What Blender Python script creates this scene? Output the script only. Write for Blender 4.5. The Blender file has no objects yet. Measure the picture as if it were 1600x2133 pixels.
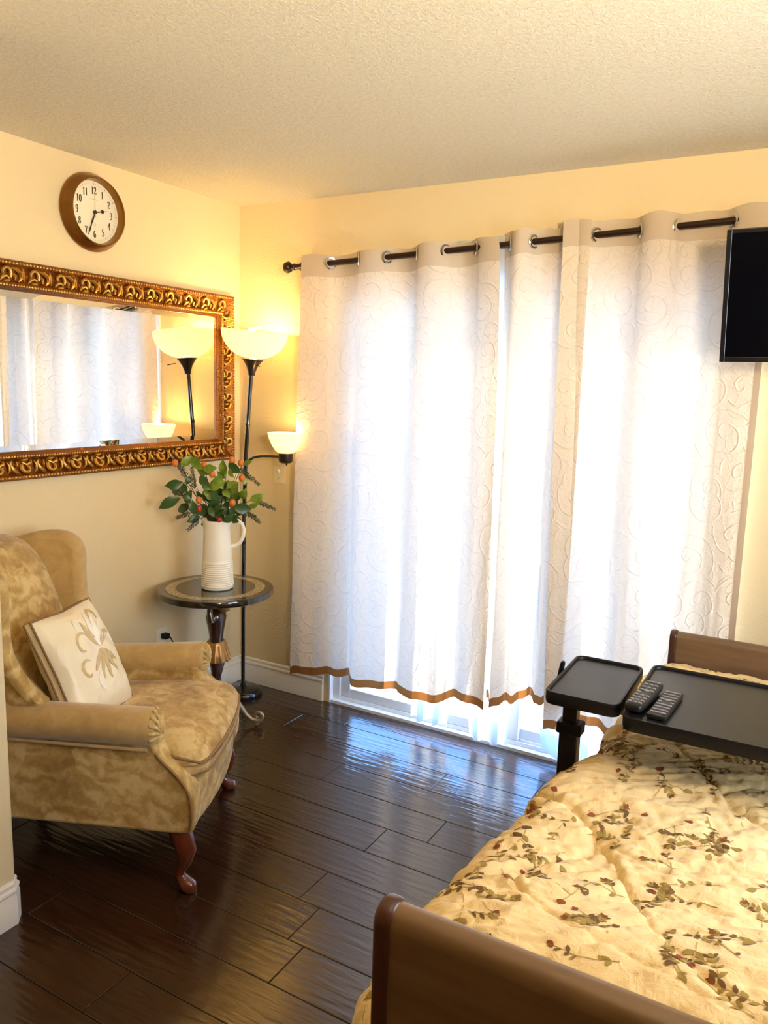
import bpy, bmesh, math, random
import numpy as np
from mathutils import Vector, Matrix

random.seed(7); np.random.seed(7)
S = bpy.context.scene
C = S.collection
PI = math.pi

# ------------------------------------------------------------------ camera, sky, sun, exposure
cam_data = bpy.data.cameras.new('camera')
cam_data.sensor_fit = 'VERTICAL'; cam_data.sensor_height = 36.0
cam_data.lens = 1633.18 / 2133 * 36.0
cam_data.clip_start = 0.02
cam = bpy.data.objects.new('camera', cam_data); C.objects.link(cam)
_r = (0.86544, 0.50021, 0.02836); _u = (-0.10402, 0.12402, 0.98681); _f = (-0.49009, 0.85698, -0.15937)
cam.matrix_world = Matrix(((_r[0], _u[0], -_f[0], 2.6712), (_r[1], _u[1], -_f[1], -3.1480),
                           (_r[2], _u[2], -_f[2], 1.5909), (0, 0, 0, 1)))
S.camera = cam

SUN_EL, SUN_STRENGTH, SKY_STRENGTH = 21.0, 7.5, 2.9
W = bpy.data.worlds.new('sky'); S.world = W; W.use_nodes = True
nt = W.node_tree; nt.nodes.clear()
o_ = nt.nodes.new('ShaderNodeOutputWorld'); b_ = nt.nodes.new('ShaderNodeBackground')
tc = nt.nodes.new('ShaderNodeTexCoord'); sp = nt.nodes.new('ShaderNodeSeparateXYZ'); rp = nt.nodes.new('ShaderNodeValToRGB')
rp.color_ramp.elements[0].position = 0.0; rp.color_ramp.elements[0].color = (0.36, 0.62, 1.0, 1)
rp.color_ramp.elements[1].position = 0.7; rp.color_ramp.elements[1].color = (0.13, 0.36, 1.0, 1)
nt.links.new(tc.outputs['Generated'], sp.inputs[0]); nt.links.new(sp.outputs['Z'], rp.inputs[0])
nt.links.new(rp.outputs[0], b_.inputs[0]); nt.links.new(b_.outputs[0], o_.inputs[0])
b_.inputs[1].default_value = SKY_STRENGTH

sun_d = bpy.data.lights.new('sun', 'SUN'); sun_d.energy = SUN_STRENGTH; sun_d.angle = math.radians(0.53)
sun_d.color = (1.0, 0.91, 0.76)
sun = bpy.data.objects.new('sun', sun_d); C.objects.link(sun)
_h = Vector((0.855, -0.52, 0)).normalized() * math.cos(math.radians(SUN_EL)); _h.z = -math.sin(math.radians(SUN_EL))
sun.rotation_euler = _h.to_track_quat('-Z', 'Y').to_euler()
# added fill spot behind the camera, brightening the ceiling; no lamp known there
cl_d = bpy.data.lights.new('ceiling_fill_spot', 'SPOT'); cl_d.energy = 100; cl_d.color = (1.0, 0.78, 0.47); cl_d.shadow_soft_size = 0.12
cl_d.spot_size = math.radians(112); cl_d.spot_blend = 1.0
cl = bpy.data.objects.new('ceiling_fill_spot', cl_d); C.objects.link(cl); cl.location = (3.10, -2.95, 1.85)
cl.rotation_euler = (Vector((1.4, -0.8, 3.25)) - cl.location).to_track_quat('-Z', 'Y').to_euler()

# added area fill from the right, behind a made-up window in the unseen wall
sw_d = bpy.data.lights.new('added_side_fill', 'AREA'); sw_d.shape = 'RECTANGLE'; sw_d.size = 1.06; sw_d.size_y = 1.16; sw_d.energy = 11; sw_d.color = (1.0, 0.85, 0.62)
sw_ = bpy.data.objects.new('added_side_fill', sw_d); C.objects.link(sw_); sw_.location = (3.56, -1.50, 1.45); sw_.rotation_euler = (PI / 2, 0, PI / 2)

S.view_settings.view_transform = 'Standard'; S.view_settings.look = 'None'
S.view_settings.gamma = 1.0; S.view_settings.use_curve_mapping = False
S.view_settings.exposure = 1.80
try:
    S.cycles.max_bounces = 8; S.cycles.diffuse_bounces = 4; S.cycles.glossy_bounces = 3; S.cycles.transparent_max_bounces = 8
    S.cycles.transmission_bounces = 5; S.cycles.sample_clamp_indirect = 8.0; S.cycles.adaptive_threshold = 0.10
    S.cycles.caustics_reflective = False; S.cycles.caustics_refractive = False
except Exception:
    pass

# ------------------------------------------------------------------ helpers
def link(o, parent=None):
    C.objects.link(o)
    if parent is not None: o.parent = parent
    return o
def tag(o, label, cat, group=None):
    o['label'] = label; o['category'] = cat
    if group: o['group'] = group
    return o
def struct(o): o['kind'] = 'structure'; return o
def empty(name, loc=(0, 0, 0), rz=0.0):
    e = bpy.data.objects.new(name, None); e.empty_display_size = 0.05
    e.location = loc; e.rotation_euler = (0, 0, rz); C.objects.link(e); return e

class MB:
    def __init__(s): s.v = []; s.f = []; s.uv = None
    def add(s, vs, fs, M=None):
        n = len(s.v)
        for p in vs:
            s.v.append(tuple(M @ Vector(p)) if M is not None else tuple(p))
        for f in fs: s.f.append(tuple(i + n for i in f))
        return s
    def box(s, x0, x1, y0, y1, z0, z1, M=None):
        vs = [(x, y, z) for z in (z0, z1) for y in (y0, y1) for x in (x0, x1)]
        fs = [(0, 2, 3, 1), (4, 5, 7, 6), (0, 1, 5, 4), (2, 6, 7, 3), (0, 4, 6, 2), (1, 3, 7, 5)]
        return s.add(vs, fs, M)
    def lathe(s, prof, n=32, M=None, mod=None, cap=True):
        vs = []; fs = []
        for k, (r, z) in enumerate(prof):
            for i in range(n):
                a = 2 * PI * i / n
                rr = r * (mod(a, k, z) if mod else 1.0)
                vs.append((rr * math.cos(a), rr * math.sin(a), z))
        for k in range(len(prof) - 1):
            for i in range(n):
                j = (i + 1) % n
                fs.append((k * n + i, k * n + j, (k + 1) * n + j, (k + 1) * n + i))
        if cap:
            fs.append(tuple(range(n - 1, -1, -1))); m = (len(prof) - 1) * n
            fs.append(tuple(m + i for i in range(n)))
        return s.add(vs, fs, M)
    def tube(s, pts, rad, n=8, closed=False, M=None, flat=None):
        pts = [Vector(p) for p in pts]; m = len(pts)
        if not hasattr(rad, '__len__'): rad = [rad] * m
        vs = []; fs = []; up = Vector((0, 0, 1)); prev = None
        for i in range(m):
            a = pts[(i - 1) % m] if (closed or i > 0) else pts[i]
            b = pts[(i + 1) % m] if (closed or i < m - 1) else pts[i]
            t = (b - a).normalized() if (b - a).length > 1e-9 else Vector((0, 0, 1))
            if prev is None:
                u = t.cross(up)
                if u.length < 1e-3: u = t.cross(Vector((1, 0, 0)))
            else:
                u = prev - t * prev.dot(t)
                if u.length < 1e-6: u = t.cross(up)
            u.normalize(); prev = u; w = t.cross(u)
            for k in range(n):
                a_ = 2 * PI * k / n
                fw = flat if flat else 1.0
                vs.append(pts[i] + rad[i] * (math.cos(a_) * u + math.sin(a_) * fw * w))
        for i in range(m if closed else m - 1):
            j = (i + 1) % m
            for k in range(n):
                l = (k + 1) % n
                fs.append((i * n + k, i * n + l, j * n + l, j * n + k))
        if not closed:
            fs.append(tuple(range(n - 1, -1, -1))); fs.append(tuple((m - 1) * n + k for k in range(n)))
        return s.add(vs, fs, M)
    def rbox(s, hx, hy, hz, r, n=6, M=None, fn=None):
        # rounded box with n subdivisions a side, shaped further by fn
        idx = {}; vs = []; fs = []
        def vert(p):
            key = tuple(round(c, 5) for c in p)
            if key in idx: return idx[key]
            h = (hx, hy, hz); q = Vector((p[0] * hx, p[1] * hy, p[2] * hz))
            c = Vector([max(-h[k] + r, min(h[k] - r, q[k])) for k in range(3)])
            d = q - c
            w = c + d.normalized() * r if d.length > 1e-9 else q
            if fn: w = Vector(fn(w))
            idx[key] = len(vs); vs.append(w); return idx[key]
        # denser near the edges
        g = []
        for i in range(n + 1):
            t = -1 + 2 * i / n; g.append(math.sin(t * PI / 2) * 0.5 + t * 0.5)
        for ax in range(3):
            for sg in (-1, 1):
                for i in range(n):
                    for j in range(n):
                        q = []
                        for (a, b) in ((i, j), (i + 1, j), (i + 1, j + 1), (i, j + 1)):
                            p = [0, 0, 0]; p[ax] = sg; p[(ax + 1) % 3] = g[a]; p[(ax + 2) % 3] = g[b]
                            q.append(vert(p))
                        if sg < 0: q.reverse()
                        fs.append(tuple(q))
        return s.add(vs, fs, M)
    def slab(s, out, y0, y1, bev, nb=3, M=None, fn=None):
        # outline in (x, z), extruded along y with rounded rims; fn bends it
        n = len(out); out = [Vector((a, b)) for a, b in out]
        area = sum(out[i].x * out[(i + 1) % n].y - out[(i + 1) % n].x * out[i].y for i in range(n))
        if area < 0: out.reverse()
        nor = []
        for i in range(n):
            t = (out[(i + 1) % n] - out[i - 1]).normalized(); nor.append(Vector((t.y, -t.x)))
        rings = []
        for k in range(nb + 1):
            a = PI / 2 * k / nb; rings.append((y0 + bev * (1 - math.sin(a)), bev * (1 - math.cos(a)) * 0 + bev * (1 - math.cos(PI / 2 - a)) ))
        rings = [(y0 + bev * (1 - math.cos(PI / 2 * k / nb)), bev * (1 - math.sin(PI / 2 * k / nb))) for k in range(nb + 1)]
        rings += [(y1 - (y - y0), d) for (y, d) in reversed(rings)]
        vs = []; fs = []
        for (y, d) in rings:
            for i in range(n):
                p = out[i] - nor[i] * d; q = (p.x, y, p.y)
                vs.append(fn(q) if fn else q)
        m = len(rings)
        for k in range(m - 1):
            for i in range(n):
                j = (i + 1) % n
                fs.append((k * n + i, k * n + j, (k + 1) * n + j, (k + 1) * n + i))
        for ring, rev in ((0, True), (m - 1, False)):
            ids = [ring * n + i for i in range(n)]
            cx = sum(vs[i][0] for i in ids) / n; cy = sum(vs[i][1] for i in ids) / n; cz = sum(vs[i][2] for i in ids) / n
            fs.append(tuple(reversed(ids)) if rev else tuple(ids))
        return s.add(vs, fs, M)
    def sphere(s, c, r, n=10, M=None, sc=(1, 1, 1)):
        prof = [(max(1e-4, r * math.sin(PI * k / n)), -r * math.cos(PI * k / n)) for k in range(n + 1)]
        T = Matrix.Translation(c) @ Matrix.Diagonal((*sc, 1))
        return s.lathe(prof, n + 2, (M @ T) if M is not None else T)
    def grid(s, P):
        # P: array (m, n, 3)
        m, n = P.shape[:2]
        fs = [(i * n + j, i * n + j + 1, (i + 1) * n + j + 1, (i + 1) * n + j) for i in range(m - 1) for j in range(n - 1)]
        return s.add([tuple(p) for p in P.reshape(-1, 3)], fs)
    def mesh(s, name, mat, smooth=True, angle=40):
        me = bpy.data.meshes.new(name)
        me.from_pydata([tuple(map(float, v)) for v in s.v], [], s.f)
        me.validate()
        if mat is not None:
            for m in (mat if isinstance(mat, (list, tuple)) else [mat]): me.materials.append(m)
        bm = bmesh.new(); bm.from_mesh(me)
        bmesh.ops.recalc_face_normals(bm, faces=bm.faces)
        if smooth:
            lim = math.radians(angle)
            for f in bm.faces: f.smooth = len(f.verts) < 9
            for e in bm.edges:
                if len(e.link_faces) == 2 and e.calc_face_angle(0) > lim: e.smooth = False
        bm.to_mesh(me); bm.free()
        return me
    def build(s, name, mat, parent=None, smooth=True, angle=40):
        if name in ('piping', 'welt', 'gathered_front', 'stem', 'side_arm', 'cord', 'beading'): angle = 85
        o = bpy.data.objects.new(name, s.mesh(name, mat, smooth, angle))
        return link(o, parent)

def set_uv(o, uvs):
    me = o.data; l = me.uv_layers.new(name='uv')
    for poly in me.polygons:
        for li in poly.loop_indices:
            l.data[li].uv = uvs[me.loops[li].vertex_index]

def bevelled(o, w, seg=2):
    m = o.modifiers.new('bevel', 'BEVEL'); m.width = w; m.segments = seg; m.limit_method = 'ANGLE'; m.angle_limit = 0.6
    return o

# smooth value noise in numpy
_perm = np.random.RandomState(3).rand(256, 256)
def vnoise(x, y):
    xi = np.floor(x).astype(int); yi = np.floor(y).astype(int); fx = x - xi; fy = y - yi
    fx = fx * fx * (3 - 2 * fx); fy = fy * fy * (3 - 2 * fy)
    g = lambda a, b: _perm[a % 256, b % 256]
    return (g(xi, yi) * (1 - fx) + g(xi + 1, yi) * fx) * (1 - fy) + (g(xi, yi + 1) * (1 - fx) + g(xi + 1, yi + 1) * fx) * fy - 0.5
def fbm(x, y, o=3):
    r = 0; a = 1.0
    for k in range(o): r = r + a * vnoise(x * 2 ** k + 17 * k, y * 2 ** k + 31 * k); a *= 0.5
    return r

# ------------------------------------------------------------------ materials
def mat(name, col, rough=0.5, metal=0.0, spec=0.5, coat=0.0, sheen=0.0, emit=None, estr=0.0):
    m = bpy.data.materials.new(name); m.use_nodes = True
    b = m.node_tree.nodes['Principled BSDF']
    b.inputs['Base Color'].default_value = (*col, 1); b.inputs['Roughness'].default_value = rough
    b.inputs['Metallic'].default_value = metal; b.inputs['Specular IOR Level'].default_value = spec
    b.inputs['Coat Weight'].default_value = coat; b.inputs['Sheen Weight'].default_value = sheen
    if emit: b.inputs['Emission Color'].default_value = (*emit, 1); b.inputs['Emission Strength'].default_value = estr
    return m
def N(m, t, **kw):
    n = m.node_tree.nodes.new(t)
    for k, v in kw.items(): setattr(n, k, v)
    return n
def L(m, a, b): m.node_tree.links.new(a, b)
def coords(m, kind='Object', scale=(1, 1, 1), rot=(0, 0, 0)):
    tc = N(m, 'ShaderNodeTexCoord'); mp = N(m, 'ShaderNodeMapping')
    mp.inputs['Scale'].default_value = scale; mp.inputs['Rotation'].default_value = rot
    L(m, tc.outputs[kind], mp.inputs[0]); return mp.outputs[0]
def noise(m, vec, scale, detail=3, rough=0.5, dist=0.0):
    n = N(m, 'ShaderNodeTexNoise'); n.inputs['Scale'].default_value = scale; n.inputs['Detail'].default_value = detail
    n.inputs['Roughness'].default_value = rough; n.inputs['Distortion'].default_value = dist
    L(m, vec, n.inputs['Vector']); return n.outputs[0]
def ramp(m, fac, stops):
    r = N(m, 'ShaderNodeValToRGB'); e = r.color_ramp.elements
    while len(e) > 1: e.remove(e[-1])
    e[0].position = stops[0][0]; e[0].color = (*stops[0][1], 1)
    for p, c in stops[1:]:
        q = e.new(p); q.color = (*c, 1)
    L(m, fac, r.inputs[0]); return r.outputs[0]
def bump(m, h, strength=0.3, dist=0.01, shader=None, prev=None):
    b = N(m, 'ShaderNodeBump'); b.inputs['Strength'].default_value = strength; b.inputs['Distance'].default_value = dist
    L(m, h, b.inputs['Height'])
    if prev is not None: L(m, prev, b.inputs['Normal'])
    if shader is None: shader = m.node_tree.nodes['Principled BSDF']
    if shader is not False: L(m, b.outputs[0], shader.inputs['Normal'])
    return b.outputs[0]
def math_(m, op, a, b=None, c=None):
    n = N(m, 'ShaderNodeMath', operation=op)
    for i, x in enumerate((a, b, c)):
        if x is None: continue
        if isinstance(x, (int, float)): n.inputs[i].default_value = x
        else: L(m, x, n.inputs[i])
    return n.outputs[0]
def base(m): return m.node_tree.nodes['Principled BSDF'].inputs['Base Color']
def mixc(m, fac, a, b):
    n = N(m, 'ShaderNodeMix', data_type='RGBA')
    if isinstance(fac, (int, float)): n.inputs[0].default_value = fac
    else: L(m, fac, n.inputs[0])
    for i, x in ((6, a), (7, b)):
        if isinstance(x, tuple): n.inputs[i].default_value = (*x, 1)
        else: L(m, x, n.inputs[i])
    return n.outputs[2]

M_wall = mat('wall_paint', (0.78, 0.625, 0.365), 0.55, spec=0.3)
v = coords(M_wall); bump(M_wall, noise(M_wall, v, 85, 3, 0.6), 0.35, 0.006)
M_ceil = mat('ceiling_texture', (0.86, 0.74, 0.56), 0.9, spec=0.1)
v = coords(M_ceil); h1 = noise(M_ceil, v, 75, 5, 0.75); bump(M_ceil, h1, 0.9, 0.014)
L(M_ceil, ramp(M_ceil, h1, [(0.35, (0.84, 0.74, 0.55)), (0.6, (0.94, 0.86, 0.69))]), base(M_ceil))
M_trim = mat('white_trim', (0.86, 0.80, 0.70), 0.35)
M_vinyl = mat('white_vinyl', (0.85, 0.87, 0.90), 0.3)
M_conc = mat('pale_concrete', (0.72, 0.70, 0.66), 0.8)
v = coords(M_conc); L(M_conc, ramp(M_conc, noise(M_conc, v, 6, 4), [(0.3, (0.62, 0.60, 0.57)), (0.7, (0.78, 0.76, 0.72))]), base(M_conc))
M_stucco = mat('stucco', (0.75, 0.70, 0.62), 0.9)

M_plank = mat('dark_laminate', (0.045, 0.018, 0.008), 0.2, spec=0.6, coat=0.4)
M_plank.node_tree.nodes['Principled BSDF'].inputs['Coat Roughness'].default_value = 0.12
oi = N(M_plank, 'ShaderNodeObjectInfo')
v = coords(M_plank, 'Object', (1.5, 22, 1)); g1 = noise(M_plank, v, 3, 5, 0.6, 0.6)
cA = ramp(M_plank, g1, [(0.3, (0.020, 0.007, 0.003)), (0.7, (0.060, 0.024, 0.010))])
cB = mixc(M_plank, math_(M_plank, 'MULTIPLY', oi.outputs['Random'], 0.5), cA, (0.030, 0.011, 0.006))
L(M_plank, cB, base(M_plank))
v2 = coords(M_plank, 'Object', (0.8, 6.0, 1)); rip = noise(M_plank, v2, 8.5, 2, 0.4, 0.3)
nb_ = bump(M_plank, rip, 0.22, 0.010)
nb2 = bump(M_plank, g1, 0.12, 0.002, prev=nb_)
bs = M_plank.node_tree.nodes['Principled BSDF']; L(M_plank, nb2, bs.inputs['Coat Normal'])
M_sub = mat('joint_dark', (0.010, 0.006, 0.004), 0.8)

M_gold = mat('antique_gold', (0.78, 0.43, 0.09), 0.28, metal=0.85)
v = coords(M_gold); g = noise(M_gold, v, 45, 4, 0.6)
L(M_gold, ramp(M_gold, g, [(0.3, (0.34, 0.13, 0.02)), (0.65, (0.85, 0.52, 0.12))]), base(M_gold)); bump(M_gold, noise(M_gold, v, 220, 3), 0.5, 0.004)
M_gold_dark = mat('antique_gold_ground', (0.27, 0.095, 0.015), 0.30, metal=0.85)
v = coords(M_gold_dark); bump(M_gold_dark, noise(M_gold_dark, v, 130, 3), 0.6, 0.006)
M_mirror = mat('mirror_glass', (0.95, 0.96, 0.95), 0.0, metal=1.0)
M_brass = mat('aged_brass', (0.30, 0.145, 0.035), 0.24, metal=0.9)
M_dial = mat('cream_dial', (0.86, 0.76, 0.56), 0.6)
M_ink = mat('black_ink', (0.02, 0.016, 0.012), 0.5)
M_inkf = mat('faded_ink', (0.42, 0.33, 0.20), 0.6)
M_blackm = mat('black_enamel', (0.008, 0.008, 0.009), 0.18, spec=0.6, coat=0.3)
M_bronze = mat('oil_rubbed_bronze', (0.030, 0.014, 0.008), 0.28, metal=0.4)
M_steel = mat('brushed_steel', (0.72, 0.73, 0.75), 0.22, metal=1.0)
M_cer = mat('cream_ceramic', (0.90, 0.85, 0.72), 0.30)
M_leaf = mat('green_leaf', (0.10, 0.20, 0.025), 0.35)
v = coords(M_leaf); L(M_leaf, ramp(M_leaf, noise(M_leaf, v, 25, 2), [(0.3, (0.09, 0.17, 0.012)), (0.7, (0.26, 0.36, 0.04))]), base(M_leaf))
M_leafd = mat('dark_leaf', (0.035, 0.085, 0.018), 0.35)
M_fern = mat('dark_fern', (0.035, 0.045, 0.022), 0.6)
M_stem = mat('brown_stem', (0.07, 0.035, 0.015), 0.6)
M_berry = mat('orange_berry', (0.66, 0.17, 0.025), 0.4)
M_berryr = mat('red_berry', (0.45, 0.035, 0.015), 0.35)
M_lacq = mat('black_lacquer', (0.010, 0.008, 0.006), 0.12, spec=0.6, coat=0.5)
M_inlay = mat('tan_inlay', (0.36, 0.26, 0.13), 0.25, coat=0.4)
v = coords(M_inlay); L(M_inlay, ramp(M_inlay, noise(M_inlay, v, 120, 3, 0.7), [(0.4, (0.22, 0.15, 0.07)), (0.6, (0.50, 0.39, 0.21))]), base(M_inlay))
M_carve = mat('carved_dark_wood', (0.045, 0.019, 0.009), 0.20, coat=0.6)
M_carveg = mat('carved_bronze_gilt', (0.52, 0.27, 0.08), 0.30, metal=0.45)
M_scroll = mat('pewter_gilt', (0.42, 0.33, 0.22), 0.35, metal=0.6)

def chair_fabric(name, c0, c1, c2):
    m = mat(name, c1, 0.75, sheen=0.25, spec=0.25)
    v = coords(m, 'Object')
    wn = N(m, 'ShaderNodeTexNoise'); wn.inputs['Scale'].default_value = 7.0; wn.inputs['Detail'].default_value = 3; L(m, v, wn.inputs['Vector'])
    sc = N(m, 'ShaderNodeVectorMath', operation='MULTIPLY_ADD'); L(m, wn.outputs[1], sc.inputs[0]); sc.inputs[1].default_value = (.09, .09, .09); L(m, v, sc.inputs[2])
    vo = N(m, 'ShaderNodeTexVoronoi', distance='CHEBYCHEV'); vo.inputs['Scale'].default_value = 9.5; vo.inputs['Randomness'].default_value = 0.9
    L(m, sc.outputs[0], vo.inputs['Vector'])
    se = N(m, 'ShaderNodeSeparateColor'); L(m, vo.outputs['Color'], se.inputs[0])
    wv = N(m, 'ShaderNodeTexWave', wave_type='RINGS'); wv.inputs['Scale'].default_value = 5.5; wv.inputs['Distortion'].default_value = 9.0; wv.inputs['Detail'].default_value = 3; wv.inputs['Detail Scale'].default_value = 2.2
    L(m, v, wv.inputs['Vector'])
    n2 = noise(m, v, 34, 5, 0.75, 1.0); n1 = noise(m, v, 6.5, 3, 0.6, 0.8)
    f = math_(m, 'ADD', math_(m, 'MULTIPLY', n1, 0.55), math_(m, 'MULTIPLY', se.outputs[0], 0.16))
    f = math_(m, 'ADD', f, math_(m, 'MULTIPLY', n2, 0.42))
    f = math_(m, 'ADD', f, math_(m, 'MULTIPLY', wv.outputs['Fac'], 0.16))
    L(m, ramp(m, f, [(0.42, c0), (0.62, c1), (0.80, c2)]), base(m))
    bump(m, noise(m, v, 500, 2), 0.25, 0.002)
    return m
M_chair = chair_fabric('tapestry_fabric', (0.33, 0.185, 0.045), (0.50, 0.315, 0.092), (0.70, 0.50, 0.21))
M_chairp = mat('fabric_piping', (0.27, 0.14, 0.045), 0.7)
M_velvet = mat('plain_velvet', (0.46, 0.28, 0.09), 0.7, sheen=0.5)
v = coords(M_velvet); L(M_velvet, ramp(M_velvet, noise(M_velvet, v, 14, 4, 0.6, 0.6), [(0.3, (0.42, 0.25, 0.07)), (0.7, (0.58, 0.38, 0.13))]), base(M_velvet))
M_mahog = mat('mahogany', (0.13, 0.025, 0.010), 0.22, coat=0.4)
M_satin = mat('cream_satin', (0.88, 0.76, 0.52), 0.36, sheen=0.2)
v = coords(M_satin); bump(M_satin, noise(M_satin, v, 9, 3, 0.5, 0.5), 0.5, 0.02)
M_satin2 = mat('gold_satin', (0.62, 0.45, 0.20), 0.32)
M_satin3 = mat('pale_satin', (0.92, 0.86, 0.72), 0.32)
M_cord = mat('brown_cord', (0.24, 0.13, 0.05), 0.6)

def curtain_mat(name, col, trans, tcol, relief=True, transp=0.0):
    m = bpy.data.materials.new(name); m.use_nodes = True; t = m.node_tree; t.nodes.clear()
    out = N(m, 'ShaderNodeOutputMaterial'); d = N(m, 'ShaderNodeBsdfDiffuse'); tr = N(m, 'ShaderNodeBsdfTranslucent'); mx = N(m, 'ShaderNodeMixShader')
    d.inputs[0].default_value = (*col, 1); tr.inputs[0].default_value = (*tcol, 1); mx.inputs[0].default_value = trans
    L(m, d.outputs[0], mx.inputs[1]); L(m, tr.outputs[0], mx.inputs[2])
    last = mx.outputs[0]
    if transp:
        tp = N(m, 'ShaderNodeBsdfTransparent'); m2 = N(m, 'ShaderNodeMixShader'); m2.inputs[0].default_value = transp
        L(m, last, m2.inputs[1]); L(m, tp.outputs[0], m2.inputs[2]); last = m2.outputs[0]
    L(m, last, out.inputs[0])
    if relief:
        uv = N(m, 'ShaderNodeTexCoord').outputs['UV']
        nd = N(m, 'ShaderNodeTexNoise'); nd.inputs['Scale'].default_value = 9; L(m, uv, nd.inputs['Vector'])
        sub = N(m, 'ShaderNodeVectorMath', operation='SUBTRACT'); L(m, nd.outputs[1], sub.inputs[0]); sub.inputs[1].default_value = (.5, .5, .5)
        sc = N(m, 'ShaderNodeVectorMath', operation='SCALE'); L(m, sub.outputs[0], sc.inputs[0]); sc.inputs[3].default_value = 0.02
        ad = N(m, 'ShaderNodeVectorMath', operation='ADD'); L(m, uv, ad.inputs[0]); L(m, sc.outputs[0], ad.inputs[1])
        heights = []
        for scale, freq in ((7.0, 125.0), (13.0, 190.0)):
            vo = N(m, 'ShaderNodeTexVoronoi', voronoi_dimensions='2D'); vo.inputs['Scale'].default_value = scale; vo.inputs['Randomness'].default_value = 0.8
            L(m, ad.outputs[0], vo.inputs['Vector'])
            df = N(m, 'ShaderNodeVectorMath', operation='SUBTRACT'); L(m, ad.outputs[0], df.inputs[0]); L(m, vo.outputs['Position'], df.inputs[1])
            se = N(m, 'ShaderNodeSeparateXYZ'); L(m, df.outputs[0], se.inputs[0])
            ang = math_(m, 'ARCTAN2', se.outputs[1], se.outputs[0])
            ln = N(m, 'ShaderNodeVectorMath', operation='LENGTH'); L(m, df.outputs[0], ln.inputs[0])
            ph = math_(m, 'ADD', math_(m, 'MULTIPLY', ln.outputs['Value'], freq), ang)
            w = math_(m, 'COSINE', ph)
            r = math_(m, 'POWER', math_(m, 'MAXIMUM', w, 0.0), 14.0)
            heights.append(r)
        hh = math_(m, 'ADD', heights[0], math_(m, 'MULTIPLY', heights[1], 0.35))
        pk = noise(m, uv, 55, 3, 0.6, 0.4)
        hh = math_(m, 'ADD', hh, math_(m, 'MULTIPLY', pk, 1.3))
        b = bump(m, hh, 0.50, 0.0055, shader=False)
        L(m, b, d.inputs['Normal']); L(m, b, tr.inputs['Normal'])
        wv = noise(m, uv, 30, 4, 0.7)
        L(m, ramp(m, wv, [(0.3, tuple(c * 0.90 for c in tcol)), (0.7, tcol)]), tr.inputs[0])
    return m
M_curt = curtain_mat('scroll_curtain_cloth', (0.82, 0.71, 0.57), 0.27, (0.84, 0.71, 0.58))
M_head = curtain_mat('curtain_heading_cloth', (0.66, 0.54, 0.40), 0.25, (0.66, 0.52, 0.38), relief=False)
M_hem = curtain_mat('shade_brown_hem_cloth', (0.26, 0.11, 0.035), 0.30, (0.34, 0.12, 0.03), relief=False)  # brown painted in for the weaker light through the doubled hem
M_sheer = curtain_mat('white_sheer', (0.82, 0.86, 0.90), 0.55, (0.80, 0.86, 0.92), relief=False, transp=0.22)

M_glass = bpy.data.materials.new('door_glass'); M_glass.use_nodes = True; M_glass.node_tree.nodes.clear()
_o = N(M_glass, 'ShaderNodeOutputMaterial'); _t = N(M_glass, 'ShaderNodeBsdfTransparent'); _g = N(M_glass, 'ShaderNodeBsdfGlossy'); _m = N(M_glass, 'ShaderNodeMixShader')
_t.inputs[0].default_value = (0.93, 0.96, 0.96, 1); _g.inputs['Roughness'].default_value = 0.0; _m.inputs[0].default_value = 0.06
L(M_glass, _t.outputs[0], _m.inputs[1]); L(M_glass, _g.outputs[0], _m.inputs[2]); L(M_glass, _m.outputs[0], _o.inputs[0])

M_shade = bpy.data.materials.new('lit_glass_shade'); M_shade.use_nodes = True; M_shade.node_tree.nodes.clear()
_o = N(M_shade, 'ShaderNodeOutputMaterial'); _t = N(M_shade, 'ShaderNodeBsdfTranslucent'); _d = N(M_shade, 'ShaderNodeBsdfDiffuse'); _m = N(M_shade, 'ShaderNodeMixShader')
_e = N(M_shade, 'ShaderNodeEmission'); _a = N(M_shade, 'ShaderNodeAddShader')
_t.inputs[0].default_value = (0.9, 0.78, 0.5, 1); _d.inputs[0].default_value = (0.85, 0.78, 0.6, 1); _m.inputs[0].default_value = 0.6
_e.inputs[0].default_value = (1.0, 0.78, 0.36, 1); _e.inputs[1].default_value = 0.10
L(M_shade, _d.outputs[0], _m.inputs[1]); L(M_shade, _t.outputs[0], _m.inputs[2]); L(M_shade, _m.outputs[0], _a.inputs[0]); L(M_shade, _e.outputs[0], _a.inputs[1]); L(M_shade, _a.outputs[0], _o.inputs[0])
M_bulb = mat('lit_bulb', (1, 0.95, 0.85), 0.4, emit=(1.0, 0.85, 0.55), estr=4.0)

M_blackp = mat('black_plastic', (0.006, 0.005, 0.005), 0.40, spec=0.22)
M_trayt = mat('black_tray_surface', (0.010, 0.009, 0.008), 0.34, spec=0.4)
v = coords(M_trayt); bump(M_trayt, noise(M_trayt, v, 900, 2), 0.15, 0.001)
M_btn = mat('grey_button', (0.20, 0.19, 0.18), 0.4)
M_remote = mat('charcoal_plastic', (0.014, 0.013, 0.012), 0.38, spec=0.3)
M_lam = mat('tan_laminate', (0.24, 0.135, 0.068), 0.34)
v = coords(M_lam, 'Object', (1, 1, 9)); L(M_lam, ramp(M_lam, noise(M_lam, v, 5, 4), [(0.3, (0.15, 0.082, 0.038)), (0.7, (0.20, 0.115, 0.055))]), base(M_lam))
M_cap = mat('brown_edge_cap', (0.065, 0.022, 0.012), 0.32)
M_mattr = mat('mattress_vinyl', (0.20, 0.24, 0.32), 0.5)
M_quilt = mat('cream_cotton', (0.78, 0.57, 0.255), 0.8, sheen=0.15, spec=0.2)
v = coords(M_quilt); bump(M_quilt, noise(M_quilt, v, 45, 4, 0.6, 1.2), 0.4, 0.008)
M_pr1 = mat('olive_print', (0.33, 0.22, 0.055), 0.85, spec=0.1)
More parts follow.
